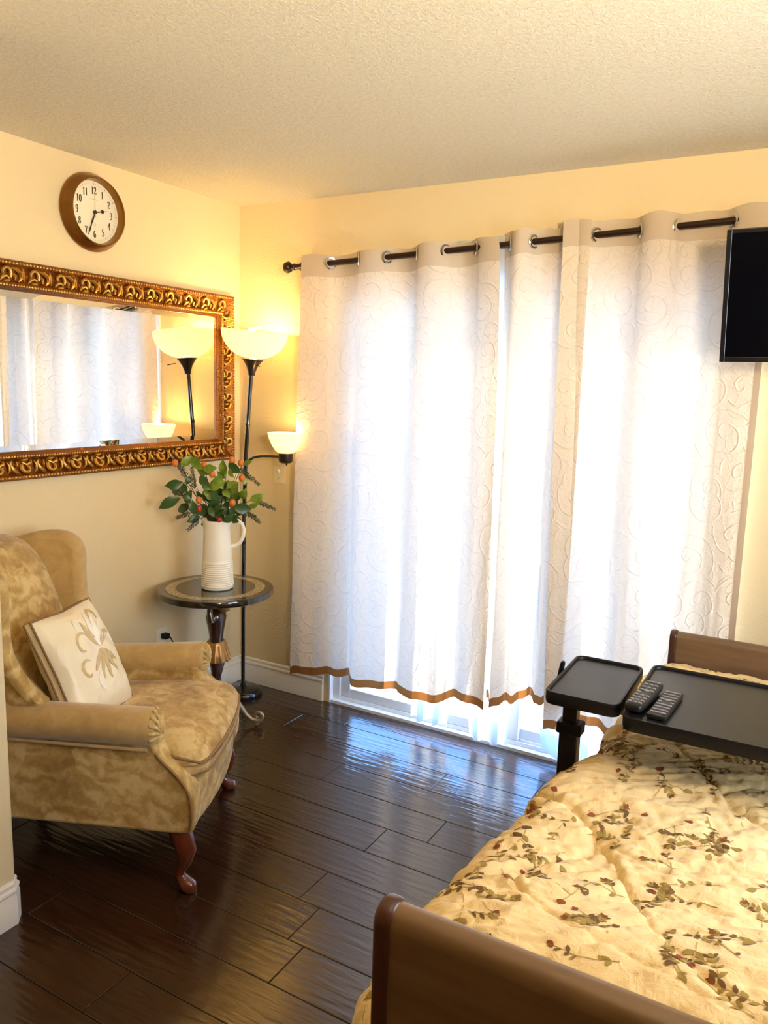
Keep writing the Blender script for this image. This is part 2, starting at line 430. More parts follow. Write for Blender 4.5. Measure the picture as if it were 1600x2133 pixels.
M_pr2 = mat('brown_print', (0.17, 0.095, 0.035), 0.85, spec=0.1)
M_pr3 = mat('rust_print', (0.25, 0.070, 0.028), 0.85, spec=0.1)
M_pr4 = mat('pale_stem_print', (0.48, 0.33, 0.11), 0.85, spec=0.1)
M_screen = mat('tv_screen', (0.002, 0.002, 0.003), 0.10, spec=0.1)
M_plate = mat('ivory_plate', (0.80, 0.70, 0.50), 0.4)

# ------------------------------------------------------------------ the room
H = 2.44; XR = 3.40; YB = -6.0; NX, NY = 0.722, -1.845
DX0, DX1, DZ = 0.575, 2.36, 2.07            # door opening
# floor: sub-base plus planks
floor = struct(MB().box(0, XR, YB, 0.13, -0.06, -0.012).build('floor', M_sub, smooth=False))
PW = 0.163; gap = 0.0018
rowoff = {0: 0.793, 1: 0.563, 2: 1.41, 3: 0.996, 4: 0.35, 5: 1.405, 6: 0.72, 7: 0.15, 8: 1.445}
def plank(x0, x1, y0, y1):
    m = MB(); b = 0.0016
    z = 0.0
    vs = [(x0, y0, -0.012), (x1, y0, -0.012), (x1, y1, -0.012), (x0, y1, -0.012),
          (x0, y0, z - b), (x1, y0, z - b), (x1, y1, z - b), (x0, y1, z - b),
          (x0 + b, y0 + b, z), (x1 - b, y0 + b, z), (x1 - b, y1 - b, z), (x0 + b, y1 - b, z)]
    fs = [(0, 3, 2, 1)]
    for a in (0, 4):
        for i in range(4):
            j = (i + 1) % 4; fs.append((a + i, a + j, a + 4 + j, a + 4 + i))
    fs.append((8, 9, 10, 11))
    m.add(vs, fs).build('plank', M_plank, floor, smooth=False)
r = -1
while True:
    y1 = -0.027 - PW * r; y0 = y1 - PW
    if y1 <= YB: break
    y1c = min(y1, 0.0) - gap / 2; y0c = max(y0, YB) + gap / 2
    if y1c - y0c > 0.01:
        off = rowoff.get(r, (r * 0.437) % 1.215)
        xs = [0.0] + [off + 1.215 * k for k in range(-1, 4) if 0.02 < off + 1.215 * k < XR - 0.02] + [XR]
        for a, b in zip(xs[:-1], xs[1:]):
            if y1 < NY - 0.05 and b < NX: continue
            plank(a + gap / 2, b - gap / 2, y0c, y1c)
    r += 1

struct(MB().box(-0.12, 0, NY - 0.02, 0.0, -0.06, H).build('wall_left', M_wall, smooth=False))
m = MB()
m.box(-0.12, DX0, 0, 0.13, -0.06, H); m.box(DX1, XR + 0.12, 0, 0.13, -0.06, H); m.box(DX0, DX1, 0, 0.13, DZ, H)
struct(m.build('wall_back', M_wall, smooth=False))
# the wall end beside the camera, with a rounded corner
out = [(-0.12, YB), (NX, YB)]
for k in range(7):
    a = PI / 2 * k / 6; out.append((NX - 0.022 + 0.022 * math.cos(a), NY - 0.022 + 0.022 * math.sin(a)))
out.append((-0.12, NY))
m = MB(); n_ = len(out)
m.add([(x, y, -0.06) for x, y in out] + [(x, y, H) for x, y in out],
      [tuple(range(n_ - 1, -1, -1)), tuple(range(n_, 2 * n_))] + [(i, (i + 1) % n_, n_ + (i + 1) % n_, n_ + i) for i in range(n_)])
struct(m.build('wall_near', M_wall))
SY0, SY1, SZ0, SZ1 = -2.05, -0.95, 0.85, 2.05  # invented opening in the unseen right wall, made for the side fill light
m = MB()
m.box(XR, XR + 0.12, YB, SY0, -0.06, H); m.box(XR, XR + 0.12, SY1, 0.0, -0.06, H); m.box(XR, XR + 0.12, SY0, SY1, -0.06, SZ0); m.box(XR, XR + 0.12, SY0, SY1, SZ1, H)
struct(m.build('wall_right', M_wall, smooth=False))
win = struct(empty('added_window_1', (XR, (SY0 + SY1) / 2, SZ0)))  # added window set in that opening; no such window is known
m = MB(); fw = 0.045; yc = (SY0 + SY1) / 2
for (a, b_, c, d) in ((SY0, SY0 + fw, SZ0, SZ1), (SY1 - fw, SY1, SZ0, SZ1), (SY0 + fw, SY1 - fw, SZ0, SZ0 + fw), (SY0 + fw, SY1 - fw, SZ1 - fw, SZ1), (yc - 0.02, yc + 0.02, SZ0 + fw, SZ1 - fw)):
    m.box(0.05, 0.10, a - yc, b_ - yc, c - SZ0, d - SZ0)
m.build('added_window_frame', M_vinyl, win, smooth=False)
for (a, b_) in ((SY0 + fw, yc - 0.02), (yc + 0.02, SY1 - fw)): MB().box(0.072, 0.078, a - yc, b_ - yc, fw, SZ1 - SZ0 - fw).build('pane', M_glass, win, smooth=False)
MB().box(-0.02, 0.05, SY0 - 0.02 - yc, SY1 + 0.02 - yc, -0.02, 0.0).build('added_window_sill', M_trim, win, smooth=False)
struct(MB().box(-0.12, XR + 0.12, YB - 0.12, YB, -0.06, H).build('wall_front', M_wall, smooth=False))
struct(MB().box(-0.12, XR + 0.12, YB - 0.12, 0.13, H, H + 0.1).build('ceiling', M_ceil, smooth=False))

BASEP = [(0.0, 0.0), (0.016, 0.0), (0.016, 0.086), (0.0135, 0.092), (0.0135, 0.098), (0.016, 0.103), (0.0145, 0.110),
         (0.009, 0.115), (0.009, 0.121), (0.010, 0.127), (0.006, 0.133), (0.0, 0.134)]
def baseboard(name, pts):
    # pts: floor path; the profile stands out to the left of the walking direction
    m = MB(); pts = [Vector((x, y)) for x, y in pts]; n = len(pts); k = len(BASEP); vs = []; fs = []
    for i in range(n):
        d0 = (pts[i] - pts[i - 1]).normalized() if i > 0 else None
        d1 = (pts[i + 1] - pts[i]).normalized() if i < n - 1 else None
        nn = [Vector((-d.y, d.x)) for d in (d0, d1) if d is not None]
        if len(nn) == 2:
            q = (nn[0] + nn[1]).normalized(); q = q / max(0.3, q.dot(nn[0]))
        else: q = nn[0]
        for (o, z) in BASEP: vs.append((pts[i].x + q.x * o, pts[i].y + q.y * o, z))
    for i in range(n - 1):
        for j in range(k):
            l = (j + 1) % k; fs.append((i * k + j, i * k + l, (i + 1) * k + l, (i + 1) * k + j))
    fs.append(tuple(range(k))); fs.append(tuple((n - 1) * k + j for j in reversed(range(k))))
    return struct(m.add(vs, fs).build(name, M_trim, angle=25))
baseboard('baseboard_left', [(0, -0.0165), (0, NY + 0.0165)])
baseboard('baseboard_back', [(DX0 - 0.027, 0), (0, 0)])
baseboard('baseboard_back_right', [(XR - 0.016, 0), (DX1 + 0.027, 0)])
c_ = 0.022
baseboard('baseboard_near', [(0.017, NY), (NX - c_, NY), (NX, NY - c_), (NX, YB)])
baseboard('baseboard_right', [(XR, YB), (XR, -0.0165)])

# ------------------------------------------------------------------ sliding glass door
door = struct(empty('door_1', (0, 0, 0)))
m = MB()                                      # white lining of the opening
m.box(DX0 - 0.0, DX0 + 0.012, -0.004, 0.125, 0, DZ); m.box(DX1 - 0.012, DX1, -0.004, 0.125, 0, DZ); m.box(DX0, DX1, -0.004, 0.125, DZ - 0.012, DZ)
m.build('jamb_lining', M_vinyl, door, smooth=False)
m = MB()
m.box(DX0 + 0.012, DX0 + 0.05, 0.03, 0.125, 0, DZ - 0.012); m.box(DX1 - 0.05, DX1 - 0.012, 0.03, 0.125, 0, DZ - 0.012); m.box(DX0 + 0.05, DX1 - 0.05, 0.03, 0.125, DZ - 0.05, DZ - 0.012)
bevelled(m.build('frame', M_vinyl, door, smooth=False), 0.004)
m = MB()
m.box(DX0 + 0.012, DX1 - 0.012, 0.003, 0.125, -0.012, 0.012)
for yy in (0.036, 0.066, 0.072, 0.104): m.box(DX0 + 0.05, DX1 - 0.05, yy, yy + 0.006, 0.014, 0.030)
m.build('sill_track', M_vinyl, door, smooth=False)
def leaf(x0, x1, yc):
    sash = MB()
    sash.box(x0, x0 + 0.055, yc - 0.014, yc + 0.014, 0.031, DZ - 0.052).box(x1 - 0.055, x1, yc - 0.014, yc + 0.014, 0.031, DZ - 0.052)
    sash.box(x0 + 0.055, x1 - 0.055, yc - 0.014, yc + 0.014, 0.031, 0.078).box(x0 + 0.055, x1 - 0.055, yc - 0.014, yc + 0.014, DZ - 0.11, DZ - 0.052)
    so = bevelled(sash.build('sliding_sash', M_vinyl, door, smooth=False), 0.003)
    MB().box(x0 + 0.05, x1 - 0.05, yc - 0.003, yc + 0.003, 0.073, DZ - 0.105).build('pane', M_glass, so, smooth=False)
    return so
leaf(DX0 + 0.05, 1.57, 0.055)
l2 = leaf(1.51, DX1 - 0.05, 0.089)

# ------------------------------------------------------------------ outdoors
struct(MB().box(-4, 8, 0.13, 6, -0.14, -0.04).build('patio_slab', M_conc, smooth=False))
EAVE_Y = 0.45
struct(MB().box(-3, 7, 0.13, 0.13 + EAVE_Y, 2.20, 2.32).build('eave', M_stucco, smooth=False))

# ------------------------------------------------------------------ curtains, rod
RY = -0.092
def rodz(x): return 2.108 + 0.035 * x
rod = tag(empty('curtain_rod', (0.40, RY, rodz(0.40))), 'dark bronze double curtain rod with knob finials above the sliding door', 'curtain rod')
def local(o, mb):            # shift a world-space mesh into a parent's space
    l = o.location; mb.v = [(a - l.x, b - l.y, c - l.z) for a, b, c in mb.v]; return mb
local(rod, MB().tube([(0.40, RY, rodz(0.40)), (2.62, RY, rodz(2.62))], 0.0125, 14)).build('rod', M_bronze, rod)
local(rod, MB().tube([(0.46, -0.042, rodz(0.46) + 0.004), (2.60, -0.042, rodz(2.60) + 0.004)], 0.008, 10)).build('rear_rod', M_bronze, rod)
def finial(x, y, z, sgn):
    m = MB(); T = Matrix.Translation((x, y, z)) @ Matrix.Rotation(sgn * PI / 2, 4, 'Y')
    prof = [(0.010, -0.01), (0.016, -0.004), (0.016, 0.002), (0.010, 0.006), (0.012, 0.012)]
    prof += [(0.004 + 0.022 * math.sin(PI * k / 10), 0.014 + 0.022 * (1 - math.cos(PI * k / 10))) for k in range(11)]
    m.lathe(prof, 20, T, mod=lambda a, k, zz: 1 + (0.06 * math.cos(8 * a) if k > 5 else 0))
    return m
local(rod, finial(0.405, RY, rodz(0.40), -1)).build('finial', M_bronze, rod)
local(rod, finial(2.62, RY, rodz(2.62), 1)).build('finial', M_bronze, rod)
local(rod, finial(0.462, -0.042, rodz(0.46) + 0.004, -1)).build('finial', M_bronze, rod)
for bx in (0.50, 2.55):
    m = MB(); z = rodz(bx)
    m.box(bx - 0.012, bx + 0.012, -0.006, 0.0, z - 0.035, z + 0.03)
    m.box(bx - 0.006, bx + 0.006, -0.10, -0.004, z - 0.024, z - 0.014)
    m.box(bx - 0.006, bx + 0.006, -0.056, -0.046, z - 0.02, z + 0.02)
    m.tube([(bx, RY + 0.018, z + 0.012), (bx, RY + 0.016, z - 0.010), (bx, RY, z - 0.016), (bx, RY - 0.016, z - 0.010), (bx, RY - 0.018, z + 0.008)], 0.004, 6)
    local(rod, m).build('bracket', M_bronze, rod)

def curtain(name, label, top, bot, crossings, first_front, ztop, zbot, group='embroidered curtain panels', amp=0.040, ybias=0.0, seed=0, side_hem=False):
    """top/bot: x range at heading / hem; crossings: x of the grommets along the heading"""
    n, mz = 260, 104
    s = np.linspace(0, 1, n); t = np.linspace(0, 1, mz)          # t = 0 heading, 1 hem
    xt = top[0] + (top[1] - top[0]) * s; xb = bot[0] + (bot[1] - bot[0]) * s
    ks = [top[0] - 0.13] + list(crossings) + [top[1] + 0.13]
    ph = np.interp(xt, ks, np.arange(len(ks)) * PI)
    wave = np.sin(ph) * (-1 if first_front else 1)               # negative = towards the room
    T = t[:, None]; Sg = s[None, :]
    G = Sg * T ** 0.35 + (1 - Sg) * T; x = xt[None, :] * (1 - G) + xb[None, :] * G
    soft = np.clip(np.sign(wave) * np.abs(wave) ** 0.75, -1, 1)[None, :]
    drift = fbm(Sg * 5 + seed, T * 1.3 + seed * 3, 3)
    ph2 = ph[None, :] + 0.7 * T * drift * 2.0
    wave2 = np.sin(ph2) * (-1 if first_front else 1)
    A = amp * (1 + 0.35 * T)
    y = RY + ybias * T + A * (soft * (1 - T) + (0.75 * wave2 + 0.25 * np.sin(2.3 * ph2 + seed)) * T)
    y = y + 0.014 * T * fbm(Sg * 11 + 3 + seed, T * 2.2, 3)
    y = np.minimum(y, -0.030)
    x = x + 0.012 * T * fbm(Sg * 4 + 9 + seed, T * 2, 2)
    zt = np.interp(xt, [ztop[0][0], ztop[1][0]], [ztop[0][1], ztop[1][1]])
    zb = np.interp(xb, [p[0] for p in zbot], [p[1] for p in zbot]) + 0.008 * np.sin(s * 22 + seed) + 0.006 * np.sin(s * 47)
    z = zt[None, :] * (1 - T) + zb[None, :] * T
    z = z + 0.004 * (1 - T) ** 8 * np.sin(Sg * 30)
    P = np.stack([x, y, np.broadcast_to(z, x.shape)], -1)
    org = empty(name, (float(x[-1].mean()), RY, float(zb.mean())))
    tag(org, label, 'curtain', group)
    ds = np.sqrt(np.diff(P[mz // 2, :, 0]) ** 2 + np.diff(P[mz // 2, :, 1]) ** 2); U = np.concatenate([[0], np.cumsum(ds)]) + seed * 1.37
    Vv = (1 - t) * float(zt.mean() - zb.mean())
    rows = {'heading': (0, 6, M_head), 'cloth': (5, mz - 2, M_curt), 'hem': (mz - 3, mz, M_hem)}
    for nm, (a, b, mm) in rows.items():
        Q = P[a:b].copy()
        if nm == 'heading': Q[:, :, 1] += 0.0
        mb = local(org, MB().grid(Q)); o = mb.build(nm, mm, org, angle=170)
        set_uv(o, [(U[j], Vv[i]) for i in range(a, b) for j in range(n)])
    if side_hem:
        Q = P[6:, -9:].copy(); Q[:, :, 1] -= 0.0025
        local(org, MB().grid(Q)).build('side_hem', M_head, org, angle=170)
    # grommets
    for cx in crossings:
        j = int(np.argmin(np.abs(xt - cx))); j2 = min(max(j, 1), n - 2)
        p = P[2, j2]; tx = P[2, j2 + 1] - P[2, j2 - 1]
        ang = math.atan2(tx[1], tx[0])
        prof = [(0.019, -0.002), (0.026, -0.003), (0.029, 0.0), (0.026, 0.003), (0.019, 0.002), (0.019, -0.002)]
        T_ = Matrix.Translation((cx, RY, rodz(cx))) @ Matrix.Rotation(ang, 4, 'Z') @ Matrix.Rotation(PI / 2, 4, 'X')
        local(org, MB().lathe(prof, 20, T_, cap=False)).build('grommet', M_steel, org)
    return org

curtain('curtain', 'leftmost cream scroll-embroidered curtain panel with shade-browned hem, nearest the floor lamp', (0.475, 1.425), (0.437, 1.475),
        [0.61, 0.758, 0.905, 1.046, 1.185, 1.318], True, ((0.47, 2.163), (1.42, 2.19)),
        [(0.43, 0.150), (0.62, 0.185), (0.80, 0.175), (1.10, 0.180), (1.35, 0.205), (1.48, 0.225)], seed=1)
curtain('curtain', 'narrow middle curtain panel with shade-browned hem between the two wide panels', (1.440, 1.80), (1.440, 1.80),
        [1.468, 1.566, 1.690], False, ((1.45, 2.205), (1.80, 2.225)),
        [(1.46, 0.225), (1.60, 0.27), (1.75, 0.30), (1.85, 0.30)], seed=2, ybias=0.012)
curtain('curtain', 'rightmost wide curtain panel hanging behind the television and tray table', (1.692, 2.415), (1.738, 2.43),
        [1.812, 1.968, 2.102, 2.281], True, ((1.68, 2.225), (2.42, 2.235)),
        [(1.73, 0.205), (1.85, 0.225), (2.0, 0.22), (2.43, 0.24)], seed=3, ybias=-0.015, side_hem=True)

def sheer(name, label, x0, x1, b0, b1, folds, zb, seed):
    n, mz = 220, 40
    s = np.linspace(0, 1, n)[None, :]; T = np.linspace(0, 1, mz)[:, None]
    G = T ** 6; x = (x0 + (x1 - x0) * s) * (1 - G) + (b0 + (b1 - b0) * s) * G + 0.008 * T * np.sin(s * folds * PI * 2 + seed)
    y = -0.042 + 0.014 * (0.6 + 0.5 * T) * np.sin(s * folds * PI * 2) + 0.012 * T * fbm(s * 6 + seed, T * 2, 2) 
    y = np.clip(y, -0.062, -0.006)
    z = (rodz((x0 + x1) / 2) + 0.045) * (1 - T) + zb * T + 0.010 * T * np.sin(s * folds * PI * 2 + 1.0)
    P = np.stack([x, y, z + 0 * x], -1)
    org = tag(empty(name, ((x0 + x1) / 2, -0.042, zb)), label, 'sheer curtain', 'white sheers behind the curtains')
    local(org, MB().grid(P)).build('cloth', M_sheer, org, angle=170)
    Q = P[-3:].copy(); Q[:, :, 1] -= 0.0015
    local(org, MB().grid(Q)).build('hem', M_sheer, org, angle=170)
    return org
sheer('sheer_curtain', 'white sheer curtain in folds below the hem of the leftmost curtain', 1.068, 1.315, 1.068, 1.265, 2.5, 0.055, 1)
sheer('sheer_curtain', 'white sheer curtain showing below the hem step between left and middle curtain panels', 1.318, 1.585, 1.365, 1.555, 2.5, 0.038, 2)
sheer('sheer_curtain', 'white sheer curtain reaching the floor beside the tray table post', 1.650, 2.410, 1.715, 2.40, 6, 0.036, 4)

# ------------------------------------------------------------------ mirror on the left wall
MY0, MY1, MZ0, MZ1 = -1.70, -0.076, 1.20, 2.00
mir = tag(empty('wall_mirror', (0.0, (MY0 + MY1) / 2, MZ0)), 'wide rectangular wall mirror in an ornate carved gold frame', 'mirror')
FP = [(0.0, 0.0), (0.0, 0.030), (0.006, 0.036), (0.016, 0.036), (0.021, 0.031), (0.030, 0.024), (0.055, 0.020), (0.072, 0.024),
      (0.078, 0.032), (0.084, 0.034), (0.093, 0.030), (0.099, 0.020), (0.106, 0.012), (0.106, 0.004)]     # inset, height from wall
def rail(a, b, da, db):
    # a, b outer corners (y, z); da, db inward diagonal directions
    m = MB(); k = len(FP); vs = []
    for (c, d) in ((a, da), (b, db)):
        for (o, h) in FP: vs.append((h, c[0] + d[0] * o, c[1] + d[1] * o))
    fs = [(j, j + 1, k + j + 1, k + j) for j in range(k - 1)]
    fs += [(k - 1, 0, k, 2 * k - 1)]
    return local(mir, m.add(vs, fs))
cn = [((MY0, MZ0), (1, 1)), ((MY1, MZ0), (-1, 1)), ((MY1, MZ1), (-1, -1)), ((MY0, MZ1), (1, -1))]
for i in range(4):
    a, b = cn[i], cn[(i + 1) % 4]
    rail(a[0], b[0], a[1], b[1]).build('frame_rail', M_gold_dark, mir, angle=35)
local(mir, MB().box(0.002, 0.006, MY0 + 0.10, MY1 - 0.10, MZ0 + 0.10, MZ1 - 0.10)).build('backing_board', M_ink, mir, smooth=False)
gy0, gy1, gz0, gz1 = MY0 + 0.105, MY1 - 0.105, MZ0 + 0.105, MZ1 - 0.105
bw = 0.024; xo, xi = 0.0085, 0.0115
vs = [(xo, gy0, gz0), (xo, gy1, gz0), (xo, gy1, gz1), (xo, gy0, gz1), (xi, gy0 + bw, gz0 + bw), (xi, gy1 - bw, gz0 + bw), (xi, gy1 - bw, gz1 - bw), (xi, gy0 + bw, gz1 - bw)]
local(mir, MB().add(vs, [(0, 1, 5, 4), (1, 2, 6, 5), (2, 3, 7, 6), (3, 0, 4, 7), (4, 5, 6, 7)])).build('mirror_glass', M_mirror, mir, smooth=False)
# carved scrolls: one mesh of each kind, shared
def scroll_mesh(kind):
    m = MB()
    if kind == 0:      # curling acanthus
        pts = []; rd = []
        for k in range(12):
            t = k / 11; a = -0.6 + 4.3 * t; r = 0.021 * (1 - 0.68 * t)
            pts.append((0.004 + 0.006 * math.sin(PI * t), 0.002 + r * math.cos(a), 0.003 + r * math.sin(a) )); rd.append(0.0062 * (1 - 0.35 * t))
        m.tube(pts, rd, 6)
        m.tube([(0.002, -0.016, -0.024), (0.008, -0.010, -0.012), (0.007, 0.004, -0.006), (0.003, 0.018, -0.014)], [0.003, 0.006, 0.005, 0.002], 6)
        m.tube([(0.002, 0.022, -0.022), (0.006, 0.012, -0.020), (0.006, 0.0, -0.022), (0.002, -0.008, -0.026)], [0.002, 0.0045, 0.004, 0.002], 6)
    else:              # leaning leaf
        m.tube([(0.001, -0.024, 0.020), (0.008, -0.010, 0.016), (0.009, 0.004, 0.006), (0.004, 0.010, -0.010), (0.002, 0.002, -0.022)], [0.002, 0.006, 0.0065, 0.005, 0.002], 6)
        m.tube([(0.001, 0.020, 0.022), (0.006, 0.014, 0.010), (0.006, 0.016, -0.006), (0.002, 0.022, -0.018)], [0.002, 0.0045, 0.004, 0.002], 6)
        m.tube([(0.001, -0.020, 0.004), (0.006, -0.012, -0.004), (0.004, -0.012, -0.018)], [0.002, 0.005, 0.002], 6)
    return m.mesh('carved_scroll', M_gold)
scm = [scroll_mesh(0), scroll_mesh(1)]
def put_scrolls(y0, z0, y1, z1, rot, n):
    for k in range(n):
        t = (k + 0.5) / n
        o = bpy.data.objects.new('carved_scroll', scm[k % 2]); link(o, mir)
        o.location = Vector((0.022, y0 + (y1 - y0) * t, z0 + (z1 - z0) * t)) - mir.location
        o.rotation_euler = (rot, 0, 0); o.scale = (1.3, 1.18, 1.18)
q_ = 0.050
put_scrolls(MY1 - 0.07, MZ1 - q_, MY0 + 0.07, MZ1 - q_, 0, 26)
put_scrolls(MY0 + 0.07, MZ0 + q_, MY1 - 0.07, MZ0 + q_, PI, 26)
put_scrolls(MY1 - q_, MZ0 + 0.07, MY1 - q_, MZ1 - 0.07, -PI / 2, 12)
put_scrolls(MY0 + q_, MZ1 - 0.07, MY0 + q_, MZ0 + 0.07, PI / 2, 12)
m = MB()
for (iy, h, sp, rr) in ((0.089, 0.034, 0.0115, 0.0052), (0.011, 0.036, 0.014, 0.0050)):
    for (a, b) in (((MY0 + iy, MZ0 + iy), (MY1 - iy, MZ0 + iy)), ((MY0 + iy, MZ1 - iy), (MY1 - iy, MZ1 - iy)), ((MY0 + iy, MZ0 + iy), (MY0 + iy, MZ1 - iy)), ((MY1 - iy, MZ0 + iy), (MY1 - iy, MZ1 - iy))):
        d = math.hypot(b[0] - a[0], b[1] - a[1]); n = int(d / sp)
        for k in range(n + 1):
            y = a[0] + (b[0] - a[0]) * k / n; z = a[1] + (b[1] - a[1]) * k / n
            vs = [(h + rr, y, z), (h, y + rr, z), (h, y, z + rr), (h, y - rr, z), (h, y, z - rr)]
            m.add(vs, [(0, 1, 2), (0, 2, 3), (0, 3, 4), (0, 4, 1)])
o = local(mir, m).build('beading', M_gold, mir, angle=80); o['kind'] = 'stuff'

# ------------------------------------------------------------------ clock
CK = Vector((0.0, -0.905, 2.237))
clock = tag(empty('wall_clock', CK), 'round brass wall clock with cream dial hanging above the mirror', 'clock')
RX = Matrix.Rotation(PI / 2, 4, 'Y')      # lathe axis z -> +x
prof = [(0.135, 0.0), (0.148, 0.002), (0.150, 0.008), (0.147, 0.014), (0.149, 0.018), (0.143, 0.030), (0.135, 0.044), (0.131, 0.052), (0.128, 0.055), (0.124, 0.054),
        (0.121, 0.047), (0.119, 0.030), (0.118, 0.020)]
MB().lathe(prof, 72, RX, cap=False).build('case', M_brass, clock)
MB().lathe([(0.1195, 0.018), (0.1195, 0.022)], 72, RX).build('dial', M_dial, clock)
# numerals written with a broad nib: stroke points in a unit cell (x right, y up), clock seen from +x
def arc(cx, cy, rx, ry, a0, a1, n=14):
    return [(cx + rx * math.cos(math.radians(a0 + (a1 - a0) * k / n)), cy + ry * math.sin(math.radians(a0 + (a1 - a0) * k / n))) for k in range(n + 1)]
DG = {
 '0': [arc(.5, .5, .30, .48, 90, 450, 26)],
 '1': [[(.30, .82), (.5, .96), (.5, .03)], [(.28, .03), (.72, .03)]],
 '2': [arc(.48, .72, .28, .25, 175, -20, 16) + [(.60, .42), (.20, .05)], [(.20, .06), (.80, .06), (.84, .20)]],
 '3': [arc(.46, .74, .26, .22, 160, -85, 14), arc(.46, .27, .30, .25, 85, -160, 16)],
 '4': [[(.66, .02), (.66, .96), (.12, .32), (.88, .32)]],
 '5': [[(.76, .95), (.30, .95), (.26, .55)] + arc(.46, .31, .30, .28, 120, -155, 16)],
 '6': [arc(.52, .50, .32, .46, 60, 185, 12) + arc(.48, .30, .28, .27, 180, 540, 22)],
 '7': [[(.18, .80), (.20, .94), (.82, .94), (.56, .50), (.44, .03)]],
 '8': [arc(.5, .74, .22, .21, 90, 450, 20), arc(.5, .27, .28, .25, 90, 450, 22)],
 '9': [arc(.52, .70, .28, .27, 0, 360, 22) + arc(.48, .50, .32, .46, 5, -120, 12)],
}
def numeral(txt, cy, cz, h):
    m = MB(); w = h * 0.50; nib = Vector((0.0040, 0.0009)); tot = w * len(txt) * (0.92 if len(txt) > 1 else 1)
    for i, ch in enumerate(txt):
        ox = -tot / 2 + i * w * 0.86
        for st in DG[ch]:
            P = [Vector((ox + x * w, (y - 0.5) * h)) for x, y in st]
            for a, b in zip(P[:-1], P[1:]):
                q = [a - nib / 2, a + nib / 2, b + nib / 2, b - nib / 2]
                t = (b - a).normalized() if (b - a).length > 1e-9 else Vector((1, 0)); no = Vector((-t.y, t.x)) * 0.0005
                q2 = [a - no, a + no, b + no, b - no]
                for qq in (q, q2): m.add([(0.0226, -0 + (p.x), p.y) for p in qq], [(0, 1, 2, 3)])
    m.v = [(a, b + cy, c + cz) for a, b, c in m.v]
    return m
for hname in range(1, 13):
    a = PI / 2 - hname * PI / 6
    numeral(str(hname), 0.083 * math.cos(a), 0.083 * math.sin(a), 0.029).build('numeral', M_ink, clock, smooth=False)
m = MB()
for k in range(60):
    a = 2 * PI * k / 60; r0, r1, w = (0.104, 0.110, 0.0006) if k % 5 else (0.103, 0.112, 0.0016)
    c, s = math.cos(a), math.sin(a)
    m.add([(0.0226, r0 * c - w * s, r0 * s + w * c), (0.0226, r0 * c + w * s, r0 * s - w * c), (0.0226, r1 * c + w * s, r1 * s - w * c), (0.0226, r1 * c - w * s, r1 * s + w * c)], [(0, 1, 2, 3)])
m.build('minute_track', M_inkf, clock, smooth=False)
for k in range(9): MB().box(0.0222, 0.0226, -0.020 + k * 0.0045, -0.0172 + k * 0.0045, 0.0475, 0.0495).build('dial_mark', M_inkf, clock, smooth=False)
MB().tube([(0.0226, 0.006 * math.cos(a * PI / 8), -0.045 + 0.005 * math.sin(a * PI / 8)) for a in range(16)], 0.0005, 4, closed=True).build('dial_emblem', M_inkf, clock, smooth=False)
def hand(ang, ln, spade, name):
    c, s = math.cos(ang), math.sin(ang); m = MB()
    out = [(-0.006, 0.0022), (0.01, 0.0024)]
    if spade: out += [(ln * 0.48, 0.0016), (ln * 0.52, 0.005), (ln * 0.60, 0.0075), (ln * 0.68, 0.0050), (ln * 0.74, 0.0014), (ln, 0.0005)]
    else: out += [(ln * 0.4, 0.0036), (ln * 0.52, 0.0014), (ln * 0.72, 0.0034), (ln, 0.0005)]
    pts = out + [(x, -y) for x, y in reversed(out)]; n = len(pts)
    vs = [(h, x * c - y * s, x * s + y * c) for h in (0.027, 0.0285) for x, y in pts]
    m.add(vs, [tuple(range(n)), tuple(range(2 * n - 1, n - 1, -1))] + [(i, (i + 1) % n, n + (i + 1) % n, n + i) for i in range(n)])
    return m.build(name, M_ink, clock, smooth=False)
hand(math.radians(90 - 30 * 2.57), 0.062, True, 'hour_hand')
hand(math.radians(90 - 6 * 33.6), 0.098, False, 'minute_hand')
MB().box(0.0295, 0.0300, -0.0006, 0.0006, -0.022, 0.078, Matrix.Rotation(0.03, 4, 'X')).build('second_hand', M_inkf, clock, smooth=False)
MB().lathe([(0.007, 0.022), (0.007, 0.031), (0.004, 0.0325)], 16, RX).build('hub', M_ink, clock)

# ------------------------------------------------------------------ light switch, outlet
sw = tag(empty('light_switch', (0.259, -0.0, 1.147)), 'ivory light switch plate on the wall under the small lamp shade', 'light switch')
MB().rbox(0.036, 0.003, 0.058, 0.0028, 4, Matrix.Translation((0, -0.003, 0))).build('cover_plate', M_plate, sw)
MB().rbox(0.005, 0.006, 0.010, 0.0025, 3, Matrix.Translation((0, -0.010, 0.003)) @ Matrix.Rotation(0.5, 4, 'X')).build('toggle', M_trim, sw)
for zz in (-0.03, 0.03): MB().lathe([(0.0035, 0), (0.0030, 0.0015)], 10, Matrix.Translation((0, -0.006, zz)) @ Matrix.Rotation(PI / 2, 4, 'X')).build('screw', M_steel, sw)
ol = tag(empty('wall_outlet', (0.0, -0.572, 0.375)), 'white electrical outlet plate on the wall behind the armchair arm', 'outlet')
MB().rbox(0.003, 0.036, 0.058, 0.0028, 4, Matrix.Translation((0.003, 0, 0))).build('cover_plate', M_plate, ol)
for zz in (-0.020, 0.020): MB().rbox(0.002, 0.016, 0.014, 0.0018, 4, Matrix.Translation((0.007, 0, zz))).build('socket', M_trim, ol)
pg = tag(empty('power_plug', (0.0095, -0.565, 0.395)), 'black power plug pushed into the wall outlet', 'plug')
MB().rbox(0.017, 0.016, 0.013, 0.006, 5, Matrix.Translation((0.017, 0, 0))).build('plug_body', M_blackp, pg)
